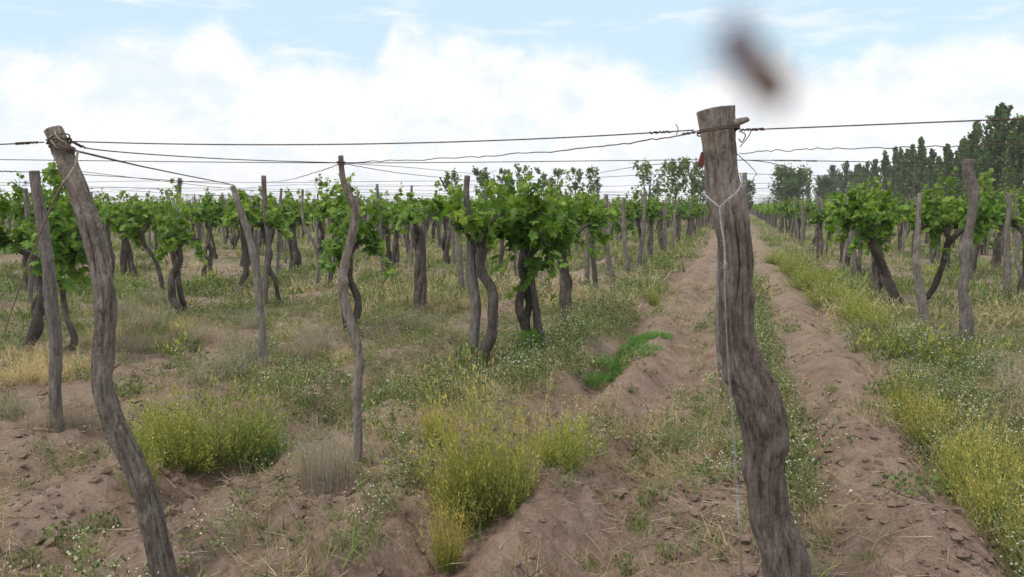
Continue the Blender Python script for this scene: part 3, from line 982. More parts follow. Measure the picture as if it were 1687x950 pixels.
yk = 7.1
k = 0
while yk < 75:
    xl, xr = max(-75, -1.05 * yk - 4), min(40, .55 * yk + 4)
    n = max(8, int((xr - xl) / 1.25))
    X = np.linspace(xl, xr, n)
    q = np.random.default_rng(300 + k)
    Z = 1.885 + .03 * q.standard_normal(n) - .01 * (np.arange(n) % 2)
    P = np.stack([X, yk + .08 * q.standard_normal(n) + 0 * X, Z], -1)
    near = ('third', 'fourth', 'fifth', 'sixth')
    lab = f'{near[k]} cross wire back, strung over the vines' if k < 4 else 'hair thin cross wire far back over the vineyard'
    wire('wire', P, .0024 if yk < 30 else .0032, lab, M_WIRE, None if k < 4 else 'far cross wires over the vines', n=n * 3, seed=k)
    # small bits of tendril and binding left hanging on the wires
    yk += 2.38
    k += 1
for j, rx in enumerate(ROWS):
    kr = round((rx - 0.2) / 2.5)
    if not (-16 <= kr <= 6) or kr in ():
        continue
    y0 = 7.3 if kr == -1 else (3.4 if kr == 0 else max(5.0, abs(rx) * (.75 if kr < 0 else 1.6)))
    q = np.random.default_rng(600 + j)
    Y = np.arange(y0, 80, 2.4)
    P = np.stack([rx + .05 * q.standard_normal(len(Y)), Y, 1.86 + .03 * q.standard_normal(len(Y))], -1)
    if kr == 0:
        P[0] = aR + FWD * .08
    near = SIDE_NAME.get(kr)
    lab = f'long wire running back along {near}' if near else ('long wires in the rows deep in the left field' if kr < 0 else 'long wires in the rows in front of the poplars')
    lab = lab.replace('long wires in', 'long wire running back in')
    wire('wire', P, .0024, lab, M_WIRE, None if near else lab.replace('wire', 'wires'), n=len(Y) * 3)

# bits of dry tendril hanging on the wires
r = random.Random(15)
g0 = Geo()
q = np.random.default_rng(3)
for k in range(9):
    P = np.cumsum(np.vstack([[0, 0, .03], q.standard_normal((5, 3)) * .03 + [0, 0, -.015]]), 0)
    g0.add(*tube(smooth_path(P, 14), .003, 3), (.7, .6, .55))
mt = g0.mesh('dry_tendril', M_BARK)
for k in range(26):
    line = r.choice([7.1, 9.48, 11.86, 14.24, 16.62])
    px = r.uniform(-20, 1090)
    d = ray(px, 330)
    s = line / d[1]
    o = obj('dry_tendril', mt, None, (d[0] * s, line, 1.865))
    sc = r.uniform(.3, .6)
    o.scale = (sc, sc, sc)
    o.rotation_euler = (0, 0, r.uniform(0, 6.28))
    tag(o, 'tiny dry tendril scrap hanging on a cross wire over the vines', 'tendril', 'dry tendril scraps on the wires')

# ---- fittings of the two front posts


def coil(center, axis, rad, turns, pitch, r, squash=1.0, n=120, seed=0):
    ax = unit(np.asarray(axis, float))
    s = unit(np.cross(ax, FWD))
    u = np.cross(s, ax)
    a = np.linspace(0, 6.28 * turns, n)
    q = np.random.default_rng(seed)
    w = np.interp(np.arange(n), np.arange(0, n + 8, 8), q.standard_normal(len(np.arange(0, n + 8, 8)))) * .004
    return center + ax * (np.linspace(-.5, .5, n) * pitch * turns + w)[:, None] + rad * (np.cos(a)[:, None] * s + np.sin(a)[:, None] * u * squash)


g = Geo()
axR = ptsR[-1] - ptsR[-3]
pR = lambda x, y, dz=0: on_plane(x, y, baseR, dz) - baseR
wR = 64 / 2 / F_PX * float((aR - EYEP) @ FWD)
g.add(*tube(coil(aR - baseR, axR, wR * 1.05, 3, .006, .0026, 1.05), .0026, 5))
g.add(*tube(smooth_path([pR(1217, 215, -.02), pR(1228, 222, -.03), pR(1222, 234, -.03), pR(1217, 228, -.03)], 20), .0022, 5))
g.add(*tube(smooth_path([pR(1238, 214, -.0), pR(1232, 226, -.0), pR(1219, 242, .0)], 16), .0018, 5))
g.add(*tube(smooth_path([pR(1114, 222), pR(1117, 212), pR(1113, 204)], 8), .0016, 4))
obj('wire_wrap', g.mesh('wire_wrap', M_WIRE, True), rootR)
g = Geo()
V, T = tube(smooth_path(np.array([pR(1206, 203), pR(1220, 199), pR(1231, 196), pR(1233, 195)]), 12), np.linspace(.016, .006, 12), 10, .1, 0, 4)
g.add(V, T, np.ones(3))
obj('branch_stub', g.mesh('branch_stub', M_POST, True), rootR)
g = Geo()
q = np.random.default_rng(8)
c0 = [pR(1156, 250, .0), pR(1152, 264, .0), pR(1150, 275, .0), pR(1159, 276, -.01), pR(1161, 264, -.01), pR(1160, 250, .0)]
V = np.array(c0 + [p + FWD * .012 for p in c0])
T = [(0, 1, 2), (0, 2, 3), (0, 3, 4), (0, 4, 5), (6, 8, 7), (6, 9, 8), (6, 10, 9), (6, 11, 10)]
for i in range(6):
    a, b = i, (i + 1) % 6
    T += [(a, a + 6, b + 6), (a, b + 6, b)]
g.add(V, T)
obj('red_tag', g.mesh('red_tag', M_RED), rootR)

# the galvanised wire hung round the post: two strands that meet in a twisted stem going down
fr = -.105
yj = 335
g = Geo()
lift = lambda x, y, d=fr: on_plane(x, y, baseR, d)
o0 = lift(1187, 338)
A = smooth_path([lift(1157, 318, .03), lift(1160, 318, -.05), lift(1170, 328, -.10), lift(1184, 340, -.118)], 24)
B = smooth_path([lift(1220, 285, .04), lift(1222, 300, -.03), lift(1214, 316, -.09), lift(1199, 329, -.117), lift(1187, 341, -.12)], 30)
for S in (A, B):
    L = len(S)
    a = np.linspace(0, 40, 160)
    Q = np.stack([np.interp(np.linspace(0, 1, 160), np.linspace(0, 1, L), S[:, k]) for k in range(3)], -1)
    for ph in (0, math.pi):
        g.add(*tube(Q - o0 + .0022 * (np.cos(a + ph)[:, None] * SIDE + np.sin(a + ph)[:, None] * np.array([0, 0, 1])), .0021, 5))
S = smooth_path([lift(1186, 340, -.12), lift(1189, 370, -.115), lift(1194, 405, -.118), lift(1195, 440, -.118)], 60)
a = np.linspace(0, 70, 300)
Q = np.stack([np.interp(np.linspace(0, 1, 300), np.linspace(0, 1, 60), S[:, k]) for k in range(3)], -1)
for ph in (0, math.pi):
    g.add(*tube(Q - o0 + .0028 * (np.cos(a + ph)[:, None] * SIDE + np.sin(a + ph)[:, None] * FWD), .0026, 5))
g.add(*tube(coil(lift(1195, 436, -.118) - o0, [0, 0, 1], .0065, 9, .0032, .0018), .0018, 4))
pts = [lift(1194, 430, -.118), lift(1195, 500, -.12), lift(1199, 600, -.13), lift(1205, 680, -.16), lift(1213, 800, -.2), lift(1219, 900, -.24)]
foot = ground_px(1222, 975)
pts.append(foot + [0, 0, -.01])
g.add(*tube(smooth_path(pts, 60) - o0, .0013, 5))
pts2 = [p + SIDE * .006 * (k > 1) + FWD * .004 for k, p in enumerate(pts)]
g.add(*tube(smooth_path(pts2, 60) - o0, .0010, 5))
tag(obj('hanging_wire', g.mesh('hanging_wire', M_GALV, True), None, o0), 'shiny galvanised wire looped round the thick post and hanging to the ground', 'wire')

g = Geo()
axL = ptsL[-1] - ptsL[-2]
pL = lambda x, y, dz=.1: on_plane(x, y, baseL, dz) - baseL
wL = 32 / 2 / F_PX * float((aL - EYEP) @ FWD)
g.add(*tube(coil(pL(98, 233), axL, wL * 1.08, 3, .012, .0032, 1.05, seed=4), .003, 5))
g.add(*tube(coil(pL(103, 243), axL + np.array([.1, 0, .06]), wL * 1.12, 2, .016, .003, 1.05, seed=6), .003, 5))
obj('wire_wrap', g.mesh('wire_wrap', M_WIRE, True), rootL)
g = Geo()
g.add(*tube(coil(pL(100, 238), axL + np.array([.12, .05, 0]), wL * 1.12, 2, .03, .004, 1.05, seed=7), .0045, 6))
obj('rope_wrap', g.mesh('rope_wrap', M_ROPE, True), rootL)
A = [on_plane(128, 250, baseL, -.02), on_plane(122, 275, baseL, -.05), on_plane(98, 312, baseL, -.03), on_plane(78, 355, baseL, .7), on_plane(56, 410, baseL, 1.4), on_plane(40, 450, baseL, 1.8), on_plane(8, 545, baseL, 2.6)]
o0 = A[3]
g = Geo()
g.add(*tube(smooth_path(A, 60) - o0, .0045, 6, .1, 0, 3))
tag(obj('guy_rope', g.mesh('guy_rope', M_ROPE, True), None, o0), 'slack old cord running down left from the leaning post', 'rope')
g = Geo()
d5 = pts5[-1] - pts5[-3]
g.add(*tube(coil(a5 - base5, d5, .024, 3, .005, .0025, 1.05, seed=2), .0026, 5))
obj('wire_wrap', g.mesh('wire_wrap', M_WIRE, True), root5)

# ------------------------------------------------------------------ weeds, grass and litter
STRAW, GREY = np.array([.52, .43, .27]), np.array([.36, .31, .27])
YEL, YG, GRN, DGR, BRT = np.array([.54, .44, .13]), np.array([.31, .34, .095]), np.array([.150, .195, .070]), np.array([.085, .13, .045]), np.array([.125, .265, .058])
WHITE = np.array([.66, .63, .54])


def blades(g, P, D, Lh, Wd, K0, K1, bend, r, seg=3):
    """grass blades or thin stems: ribbons that taper and bend over"""
    n = len(P)
    D = unit(D)
    s = unit(np.cross(D, r.standard_normal((n, 3))))
    out_ = unit(np.cross(s, D)) * np.asarray(bend).reshape(-1, 1)
    t = np.linspace(0, 1, seg + 1)
    V, K = [], []
    for k, tt in enumerate(t):
        c = P + D * (Lh * tt)[:, None] + out_ * (Lh * tt ** 2)[:, None] + np.array([0, 0, -1.0]) * (Lh * tt ** 2)[:, None] * np.abs(np.asarray(bend).reshape(-1, 1)) * .4
        w = (Wd * (1 - tt * .85) * .5)[:, None]
        V += [c - s * w, c + s * w]
        K += [K0 + (K1 - K0) * tt] * 2
    V = np.stack(V, 1)
    K = np.stack([np.broadcast_to(kk, (n, 3)) for kk in K], 1)
    m = 2 * (seg + 1)
    t0 = []
    for k in range(seg):
        a = 2 * k
        t0 += [(a, a + 1, a + 3), (a, a + 3, a + 2)]
    T = (np.array(t0)[None] + (np.arange(n) * m)[:, None, None]).reshape(-1, 3)
    g.add(V.reshape(-1, 3), T, K.reshape(-1, 3))
    return V[:, -2:].mean(1), D


def dots(g, P, S, K, r):
    """small flower heads: little five-sided domes"""
    n = len(P)
    a = np.arange(5) * 1.2566
    nn = unit(r.standard_normal((n, 3)) * .5 + [0, 0, 1] - .5 * FWD)
    x = unit(np.cross(nn, [0.3, 1, .1]))
    y = np.cross(nn, x)
    ring = P[:, None] + S[:, None, None] * (np.cos(a)[None, :, None] * x[:, None] + np.sin(a)[None, :, None] * y[:, None])
    V = np.concatenate([ring, (P + nn * S[:, None] * .45)[:, None]], 1)
    J = np.arange(5)
    t = np.stack([J, (J + 1) % 5, np.full(5, 5)], -1)
    T = (t[None] + (np.arange(n) * 6)[:, None, None]).reshape(-1, 3)
    g.add(V.reshape(-1, 3), T, np.repeat(np.broadcast_to(K, (n, 3)), 6, 0))


def small_leaves(g, P, S, K, r, up=.5, wf=.4):
    n = len(P)
    leaves(g, P, r.standard_normal((n, 3)) + [0, 0, up], r.standard_normal((n, 3)) + [0, 0, .6], S, K, 0, r, wf)


def jit(K, r, n, s=.2):
    return np.asarray(K) * (1 + s * r.standard_normal((n, 1))).clip(.45, 1.7) * (1 + .06 * r.standard_normal((n, 3)))


def yellow_clump(seed, n=270, h=.5, w=.22, fine=1.0, yel=.6):
    """feathery plume weed: many fine upright stems going from green at the foot to yellow at the tips"""
    r = np.random.default_rng(seed)
    g = Geo()
    nc = 7
    ck = r.integers(0, nc, n)
    cc = w * .62 * np.sqrt(r.random((nc, 1))) * unit(r.standard_normal((nc, 2)))
    ch = .55 + .5 * r.random(nc)
    ch[0], cc[0] = 1.08, cc[0] * .2
    off = cc[ck] + .05 * r.standard_normal((n, 2)) * w / .22
    rad = np.hypot(off[:, 0], off[:, 1])
    P = np.stack([off[:, 0] * .6, off[:, 1] * .6, np.full(n, -.02)], -1)
    D = np.stack([off[:, 0] * 1.1 / w, off[:, 1] * 1.1 / w, np.ones(n)], -1) + .17 * r.standard_normal((n, 3))
    L = h * ch[ck] * (.30 + .72 * r.random(n))
    ye = (yel + .3 * (ch[ck] - .8) + .22 * r.standard_normal(n)).clip(0, 1)[:, None]
    k1 = (YEL * ye + YG * (1 - ye)) * (1 + .15 * r.standard_normal((n, 1))).clip(.6, 1.4)
    tip, Du = blades(g, P, D, L, np.full(n, .0038 * fine), jit(GRN, r, n), k1, .10 * r.standard_normal(n), r, 3)
    m = 21 if fine < 2 else 11
    t = .15 + .85 * r.random((n, m))
    Q = (P[:, None] + Du[:, None] * (L[:, None] * t)[..., None] + .009 * fine * r.standard_normal((n, m, 3)) * [1, 1, .5]).reshape(-1, 3)
    tt = t.reshape(-1, 1)
    tipc = np.repeat(k1, m, 0)
    col = np.where(tt < .5, DGR + (YG - DGR) * tt * 2, YG + (tipc - YG) * (tt - .5) * 2) * (1 + .25 * r.standard_normal((n * m, 1))).clip(.5, 1.6)
    leaves(g, Q, np.repeat(Du, m, 0) + .45 * r.standard_normal((n * m, 3)), r.standard_normal((n * m, 3)), ((.008 + .014 * r.random(n * m)) if fine < 2 else (.012 + .02 * r.random(n * m))) * fine, col, 0, r, .17)
    return g


def flower_weed(seed, n=34, h=.30, w=.16, fine=1.0, fl=4, base=GRN, m=14):
    """branching weed with narrow leaves, some stems carrying small white flower heads"""
    r = np.random.default_rng(seed)
    g = Geo()
    an = 6.28 * r.random(n)
    rad = w * np.sqrt(r.random(n))
    P = np.stack([np.cos(an) * rad * .7, np.sin(an) * rad * .7, np.full(n, -.015)], -1)
    D = np.stack([np.cos(an) * rad / w * .5, np.sin(an) * rad / w * .5, np.ones(n)], -1) + .24 * r.standard_normal((n, 3))
    L = h * (.4 + .7 * r.random(n))
    st = jit(base * .6 + GREY * .35, r, n)
    tip, Du = blades(g, P, D, L, np.full(n, .0036 * fine), st, st * 1.1, .2 * r.standard_normal(n), r)
    t = .95 * r.random((n, m)) ** .8
    Q = (P[:, None] + Du[:, None] * (L[:, None] * t)[..., None] + .014 * fine * r.standard_normal((n, m, 3))).reshape(-1, 3)
    small_leaves(g, Q, (.013 + .020 * r.random(n * m)) * fine, jit(base, r, n * m, .3), r, .8, .24)
    k = r.random(n) < .55
    c = np.repeat(tip[k], fl, 0)
    c = c + .020 * fine ** .5 * r.standard_normal(c.shape)
    dots(g, c, (.0030 + .0032 * r.random(len(c))) * fine, jit(WHITE, r, len(c), .15).clip(0, .85), r)
    return g


def dry_tuft(seed, n=230, h=.4, w=.2, col=GREY, fine=1.0, lean=.3):
    r = np.random.default_rng(seed)
    g = Geo()
    an = 6.28 * r.random(n)
    rad = w * np.sqrt(r.random(n))
    P = np.stack([np.cos(an) * rad, np.sin(an) * rad, np.full(n, -.02)], -1)
    D = np.array([0, 0, 1.0]) + lean * r.standard_normal((n, 3))
    L = h * (.35 + .7 * r.random(n))
    c = jit(col, r, n, .25)
    tip, Du = blades(g, P, D, L, np.full(n, .0045 * fine), c * .85, c * 1.12, .25 * r.standard_normal(n), r)
    m = n * 2
    i = r.integers(0, n, m)
    Q = P[i] + Du[i] * (L[i] * (.25 + .7 * r.random(m)))[:, None]
    blades(g, Q, Du[i] + .7 * r.standard_normal((m, 3)), .07 + .08 * r.random(m), np.full(m, .003 * fine), c[i], c[i] * 1.1, .2 * r.standard_normal(m), r, 2)
    return g


def green_tuft(seed, n=190, h=.16, w=.16, col=BRT, fine=1.0):
    r = np.random.default_rng(seed)
    g = Geo()
    an = 6.28 * r.random(n)
    rad = w * np.sqrt(r.random(n))
    P = np.stack([np.cos(an) * rad, np.sin(an) * rad, np.full(n, -.015)], -1)
    D = np.array([0, 0, 1.0]) + .38 * r.standard_normal((n, 3))
    blades(g, P, D, h * (.5 + .6 * r.random(n)), np.full(n, .0075 * fine), jit(col * .8, r, n), jit(col * 1.1, r, n, .25), .45 * r.standard_normal(n), r)
    return g


def broad_weed(seed, n=130, h=.10, w=.13, col=GRN):
    r = np.random.default_rng(seed)
    g = Geo()
    an = 6.28 * r.random(n)
    rad = w * np.sqrt(r.random(n))
    P = np.stack([np.cos(an) * rad, np.sin(an) * rad, h * r.random(n) * (1 - (rad / w) ** 2 * .6)], -1)
    small_leaves(g, P, .014 + .02 * r.random(n), jit(col, r, n, .28), r, .4, .33)
    m = n // 4
    blades(g, P[:m] * [.3, .3, 0] - [0, 0, .01], P[:m] + [0, 0, .06], np.full(m, h), np.full(m, .004), jit(col, r, m), jit(col, r, m), .1 * r.standard_normal(m), r, 2)
    return g


KINDS = {
    'yellow_weed': [yellow_clump(10 + k, yel=.85).mesh('yellow_weed', M_WEED) for k in range(3)] + [yellow_clump(20 + k, 240, .42, .24, 1, .3).mesh('yellow_weed', M_WEED) for k in range(2)],
    'green_bush_weed': [yellow_clump(30 + k, 260, .42, .26, 1.1, .10).mesh('green_bush_weed', M_WEED) for k in range(3)],
    'flowering_weed': [flower_weed(40 + k).mesh('flowering_weed', M_WEED) for k in range(5)],
    'dry_weed': [dry_tuft(50 + k, lean=(.12, .35, .5)[k % 3]).mesh('dry_weed', M_WEED) for k in range(5)],
    'straw_tuft': [dry_tuft(60 + k, 300, .26, .24, STRAW, 1, .5).mesh('straw_tuft', M_WEED) for k in range(4)],
    'grass_tuft': [green_tuft(70 + k).mesh('grass_tuft', M_WEED) for k in range(4)],
    'broadleaf_weed': [broad_weed(80 + k).mesh('broadleaf_weed', M_WEED) for k in range(4)],
}
H0 = {'yellow_weed': .38, 'green_bush_weed': .33, 'flowering_weed': .33, 'dry_weed': .4, 'straw_tuft': .26, 'grass_tuft': .16, 'broadleaf_weed': .1}
W0 = {'yellow_weed': .42, 'green_bush_weed': .44, 'flowering_weed': .36, 'dry_weed': .5, 'straw_tuft': .6, 'grass_tuft': .4, 'broadleaf_weed': .28}
CAT = {'yellow_weed': 'weed', 'green_bush_weed': 'weed', 'flowering_weed': 'weed', 'dry_weed': 'dry weed', 'straw_tuft': 'dry grass', 'grass_tuft': 'grass tuft', 'broadleaf_weed': 'weed'}
wr = random.Random(21)


def weed(kind, px, py, wpx, hpx, label, group=None, variant=None):
    """one weed whose foot stands at a pixel of the photo, scaled to its size there"""
    b = ground_px(px, py)
    dd = float((b - EYEP) @ FWD)
    sh = hpx / F_PX * dd / H0[kind]
    sw = wpx / F_PX * dd / W0[kind]
    me = KINDS[kind][variant] if variant is not None else wr.choice(KINDS[kind])
    o = obj(kind, me, None, b)
    o.scale = (sw, sw, sh)
    o.rotation_euler = (0, 0, wr.uniform(0, 6.28))
    return tag(o, label, CAT[kind], group)


weed('yellow_weed', 800, 850, 175, 245, 'tall golden plume weed in the middle foreground', None, 0)
weed('green_bush_weed', 775, 855, 150, 130, 'green undergrowth at the foot of the tall golden plume weed')
weed('yellow_weed', 735, 935, 60, 150, 'thin yellow weed at the bottom edge left of the golden plume', None, 1)
weed('yellow_weed', 850, 830, 120, 200, 'green tinged plume weed right behind the golden one', None, 3)
weed('yellow_weed', 310, 765, 130, 125, 'yellow green bushy weed just right of the leaning post', None, 3)
weed('green_bush_weed', 370, 765, 150, 150, 'bright green bushy weed behind the leaning post')
weed('yellow_weed', 225, 800, 70, 120, 'yellow weed peeping out behind the foot of the leaning post', None, 4)
weed('grass_tuft', 428, 765, 120, 120, 'bright green long bladed grass beside the bushy weeds')
weed('green_bush_weed', 270, 745, 120, 100, 'green weed close behind the leaning post')
weed('yellow_weed', 722, 735, 70, 90, 'small yellow weed left of the golden plume and further back', None, 2)
for px, py, w, h in ((1500, 700, 75, 95), (1540, 735, 85, 100), (1575, 790, 100, 120), (1612, 830, 110, 130), (1650, 875, 120, 145), (1690, 930, 130, 160), (1640, 800, 90, 90), (1690, 840, 100, 110)):
    weed('yellow_weed', px, py, w, h, 'yellow plume weed in the strip along the lower right edge', 'yellow weeds along the right track')
for px, py, w, h in ((1300, 455, 60, 40), (1330, 478, 75, 50), (1365, 505, 85, 55), (1405, 525, 80, 55), (1440, 545, 70, 50), (1275, 435, 45, 25)):
    weed('green_bush_weed', px, py, w, h, 'yellow green bush weed lining the right track in the middle distance', 'bush weeds lining the right track')
weed('yellow_weed', 1078, 503, 30, 38, 'single yellow weed beside the left track')
weed('green_bush_weed', 930, 770, 110, 110, 'green weed right of the golden plume weed')
weed('flowering_weed', 945, 745, 120, 85, 'white flowering weed right of the golden plume weed')
for px, py, w, h in ((600, 880, 70, 80), (635, 845, 90, 95), (590, 905, 60, 60), (665, 800, 80, 85), (690, 770, 90, 80), (660, 740, 70, 60), (560, 860, 50, 40)):
    weed('flowering_weed', px, py, w, h, 'white flowering weed in the patch between the wavy post and the golden plume', 'white flowering weeds left of the golden plume')
for px, py, w, h in ((1262, 520, 18, 40), (1272, 560, 22, 45), (1284, 600, 28, 50), (1296, 650, 34, 60), (1306, 700, 38, 65), (1312, 750, 42, 65), (1318, 800, 46, 70), (1322, 840, 40, 50), (1336, 905, 44, 45), (1256, 490, 14, 30)):
    weed('flowering_weed', px, py, w, h, 'white flowering weed in the narrow strip right of the thick post', 'flowering strip right of the thick post')
for px, py, w, h in ((1185, 790, 80, 55), (1150, 790, 60, 45), (1120, 740, 70, 45)):
    weed('flowering_weed', px, py, w, h, 'low flowering weed left of the thick post', 'low weeds left of the thick post')
for px, py, w, h in ((1560, 590, 90, 65), (1600, 615, 100, 65), (1640, 640, 90, 70), (1520, 575, 70, 50), (1570, 640, 90, 70), (1485, 560, 60, 45), (1670, 680, 90, 70)):
    weed('flowering_weed', px, py, w, h, 'white flowering weed before the tall knotted post at right', 'flowering weeds before the knotted post')
weed('dry_weed', 540, 800, 115, 125, 'grey dry stalky weed left of the wavy post foot', None, 0)
weed('dry_weed', 500, 790, 60, 80, 'smaller dry weed left of the grey stalky one', None, 3)
for px, py, w, h in ((70, 705, 70, 70), (130, 705, 80, 70), (30, 690, 70, 60)):
    weed('dry_weed', px, py, w, h, 'grey dry weed around the foot of the stubby post', 'dry weeds round the stubby post')
for px, py, w, h in ((365, 620, 100, 60), (400, 600, 70, 60), (330, 630, 60, 45)):
    weed('dry_weed', px, py, w, h, 'tangled dry weed left of the slanting pole foot', 'dry weeds by the slanting pole')
for px, py, w, h in ((520, 575, 70, 55), (630, 560, 60, 40), (640, 545, 50, 35), (500, 590, 60, 45)):
    weed('dry_weed', px, py, w, h, 'pale dry weed near the vine behind the wavy post', 'dry weeds behind the wavy post')
for px, py, w, h in ((1670, 660, 90, 90), (1700, 690, 80, 90), (1640, 610, 60, 45)):
    weed('dry_weed', px, py, w, h, 'wispy dry weed at the right edge below the knotted post', 'dry weeds at the right edge')
for px, py, w, h in ((205, 520, 60, 40), (255, 500, 60, 36), (180, 560, 60, 40), (335, 560, 60, 40), (415, 540, 50, 34), (300, 545, 50, 34), (470, 560, 50, 36), (560, 600, 60, 40), (225, 575, 70, 45), (385, 575, 60, 40)):
    weed('dry_weed' if (px // 5) % 2 else 'straw_tuft', px, py, w, h, 'dry tuft among the weeds between the leaning post and the wavy post', 'dry tufts in the left field')
for px, py, w, h in ((1015, 460, 30, 22), (1050, 450, 30, 20), (985, 490, 40, 26), (1000, 478, 36, 24)):
    weed('dry_weed', px, py, w, h, 'grey dry tuft under the left row by the crooked brown pole', 'dry tufts under the left row')
weed('dry_weed', 235, 545, 75, 55, 'dry straw coloured weed right of the leaning post', None, 1)
weed('dry_weed', 700, 545, 60, 40, 'low dry weed under the vine with bundled stems', None, 2)
weed('dry_weed', 1215, 660, 60, 110, 'dead grey weed just behind the thick post', None, 0)
for px, py, w, h in ((20, 630, 110, 45), (75, 625, 110, 50), (135, 610, 90, 45), (45, 600, 100, 40), (150, 570, 60, 35)):
    weed('straw_tuft', px, py, w, h, 'pale straw tuft in the dry patch at far left', 'straw tufts at far left')
for k in range(36):
    f = k / 35
    px, py = 980 + 108 * f + wr.uniform(-1, 1) * 24 * math.sin(math.pi * (.2 + .65 * f)), 626 - 76 * f + wr.uniform(-7, 7)
    w, h = (78 - 34 * f) * wr.uniform(.7, 1.1), (19 - 7 * f) * wr.uniform(.5, 1.3)
    weed('grass_tuft', px, py, w, h, 'bright green grass tuft in the patch on the left track', 'bright grass patch on the left track')
for px, py, w, h, l in ((1068, 835, 50, 36, 'small bright weed between the two earth mounds'), (1050, 870, 45, 34, 'low bright weed below the one between the mounds'),
                        (1040, 935, 70, 34, 'leafy weed at the bottom edge left of the thick post'), (1100, 915, 46, 30, 'small weed close to the foot of the thick post'),
                        (1403, 580, 30, 16, 'tiny green weed alone on the right track'), (1450, 650, 60, 26, 'green weed on the right side of the right track'),
                        (1490, 815, 90, 42, 'dark green low weed beside the yellow strip'), (1540, 810, 70, 36, 'low green weed touching the yellow strip'), (210, 650, 60, 36, 'green weed in front of the dry patch right of the leaning post'),
                        (100, 890, 80, 34, 'low weed on the bare soil at lower left'), (170, 870, 60, 30, 'low green weed left of the foot of the leaning post'),
                        (40, 925, 60, 26, 'small weed in the lower left corner'), (500, 900, 40, 24, 'tiny weed on bare soil at the bottom'), (300, 580, 70, 30, 'green weed beyond the leaning post'),
                        (640, 655, 70, 30, 'green low weed right of the wavy post'), (850, 640, 50, 25, 'small green weed below the triple trunk vine'), (1300, 545, 40, 20, 'green weed on the right track edge'),
                        (965, 935, 50, 25, 'small grey green weed at the bottom middle'), (10, 690, 60, 40, 'green weed at the left edge'), (1370, 645, 26, 12, 'tiny sprig on the right track')):
    weed('broadleaf_weed', px, py, w, h, l)
weed('broadleaf_weed', 775, 615, 70, 60, 'leafy green weed at the foot of the straight post')

# ---- the countless ground cover: low weeds, flowers, straw and grass
q = np.random.default_rng(5)


def protos(fn, count, **kw):
    return [fn(s, **kw).arrays()[:3] for s in range(200, 200 + count)]


def stamp(g, protos_, X, Y, SC, r, tint=None):
    Z = H(X, Y)
    pick = r.integers(0, len(protos_), len(X))
    for k, (V, T, K) in enumerate(protos_):
        m = pick == k
        n = int(m.sum())
        if not n:
            continue
        a = 6.28 * r.random(n)
        c, s = np.cos(a)[:, None], np.sin(a)[:, None]
        sc = SC[m][:, None]
        x = (V[None, :, 0] * c - V[None, :, 1] * s) * sc + X[m][:, None]
        y = (V[None, :, 0] * s + V[None, :, 1] * c) * sc + Y[m][:, None]
        z = V[None, :, 2] * sc + Z[m][:, None]
        kk = np.tile(K, (n, 1)) * np.repeat((1 + .16 * r.standard_normal((n, 1))).clip(.6, 1.4), len(V), 0)
        g.add(np.stack([x, y, z], -1).reshape(-1, 3), (T[None] + (np.arange(n) * len(V))[:, None, None]).reshape(-1, 3), kk)


def spots(n, r0, r1, r, p=1.0):
    """points spread evenly over the view, thinning with distance"""
    rad = np.exp(r.uniform(math.log(r0), math.log(r1), n)) if p == 1 else r0 + (r1 - r0) * r.random(n) ** p
    an = math.pi / 2 + YAW + r.uniform(-.72, .72, n)
    return rad * np.cos(an), rad * np.sin(an), rad


def strip_white(x, y):
    xs = x + .3 * (vn(y * .9, x, 41) - .5)
    return np.maximum(np.maximum(.8 * gs(xs, -1.85, .38) * (y > 6.3), gs(xs, .25, .16) * (y > 4)), .34 * gs(xs, 1.75, .34))


# leafy weeds and white flowers
pw_near = protos(flower_weed, 6, n=8, h=.22, w=.12, fl=3, m=9)
pw_far = protos(flower_weed, 4, n=7, h=.28, w=.20, fine=2.0, fl=2, m=8)
pg_near = protos(green_tuft, 4, n=22, h=.14, w=.11, col=GRN * 1.15)
pg_far = protos(green_tuft, 4, n=16, h=.26, w=.30, col=GRN * 1.2, fine=4.0)
py_far = protos(yellow_clump, 3, n=9, h=.42, w=.26, fine=2.6, yel=.25)
ps_near = protos(dry_tuft, 4, n=16, h=.22, w=.13, col=STRAW * .85, lean=.6)
ps_far = protos(dry_tuft, 4, n=14, h=.30, w=.30, col=STRAW * .85, fine=4.0, lean=.6)

g = Geo()
X, Y, R_ = spots(15000, 3.0, 16, q)
cv = cover_at(X, Y)
sw = strip_white(X, Y)
pn = fbm(X * .8 + 5, Y * .8, 51, 2)
u = q.random(len(X))
m = u < cv * (.12 + .80 * sw + .50 * (pn > .47))
stamp(g, pw_near, X[m], Y[m], q.uniform(.6, 1.25, m.sum()) * (1 + .35 * sw[m]), q)
X, Y, R_ = spots(9000, 13, 70, q)
cv, sw = cover_at(X, Y), strip_white(X, Y)
m = (q.random(len(X)) < cv * (.2 + .75 * sw + .4 * (fbm(X * .4, Y * .4, 57, 2) > .52))) & ~((X > -1.35) & (X < -.1)) & ~((X > .5) & (X < 1.15))
stamp(g, pw_far, X[m], Y[m], q.uniform(.6, 1.15, m.sum()), q)
tag(obj('flowering_ground_cover', g.mesh('flowering_ground_cover', M_WEED)), 'low green weeds dotted with white flowers covering the vineyard floor', 'weeds', None, 'stuff')

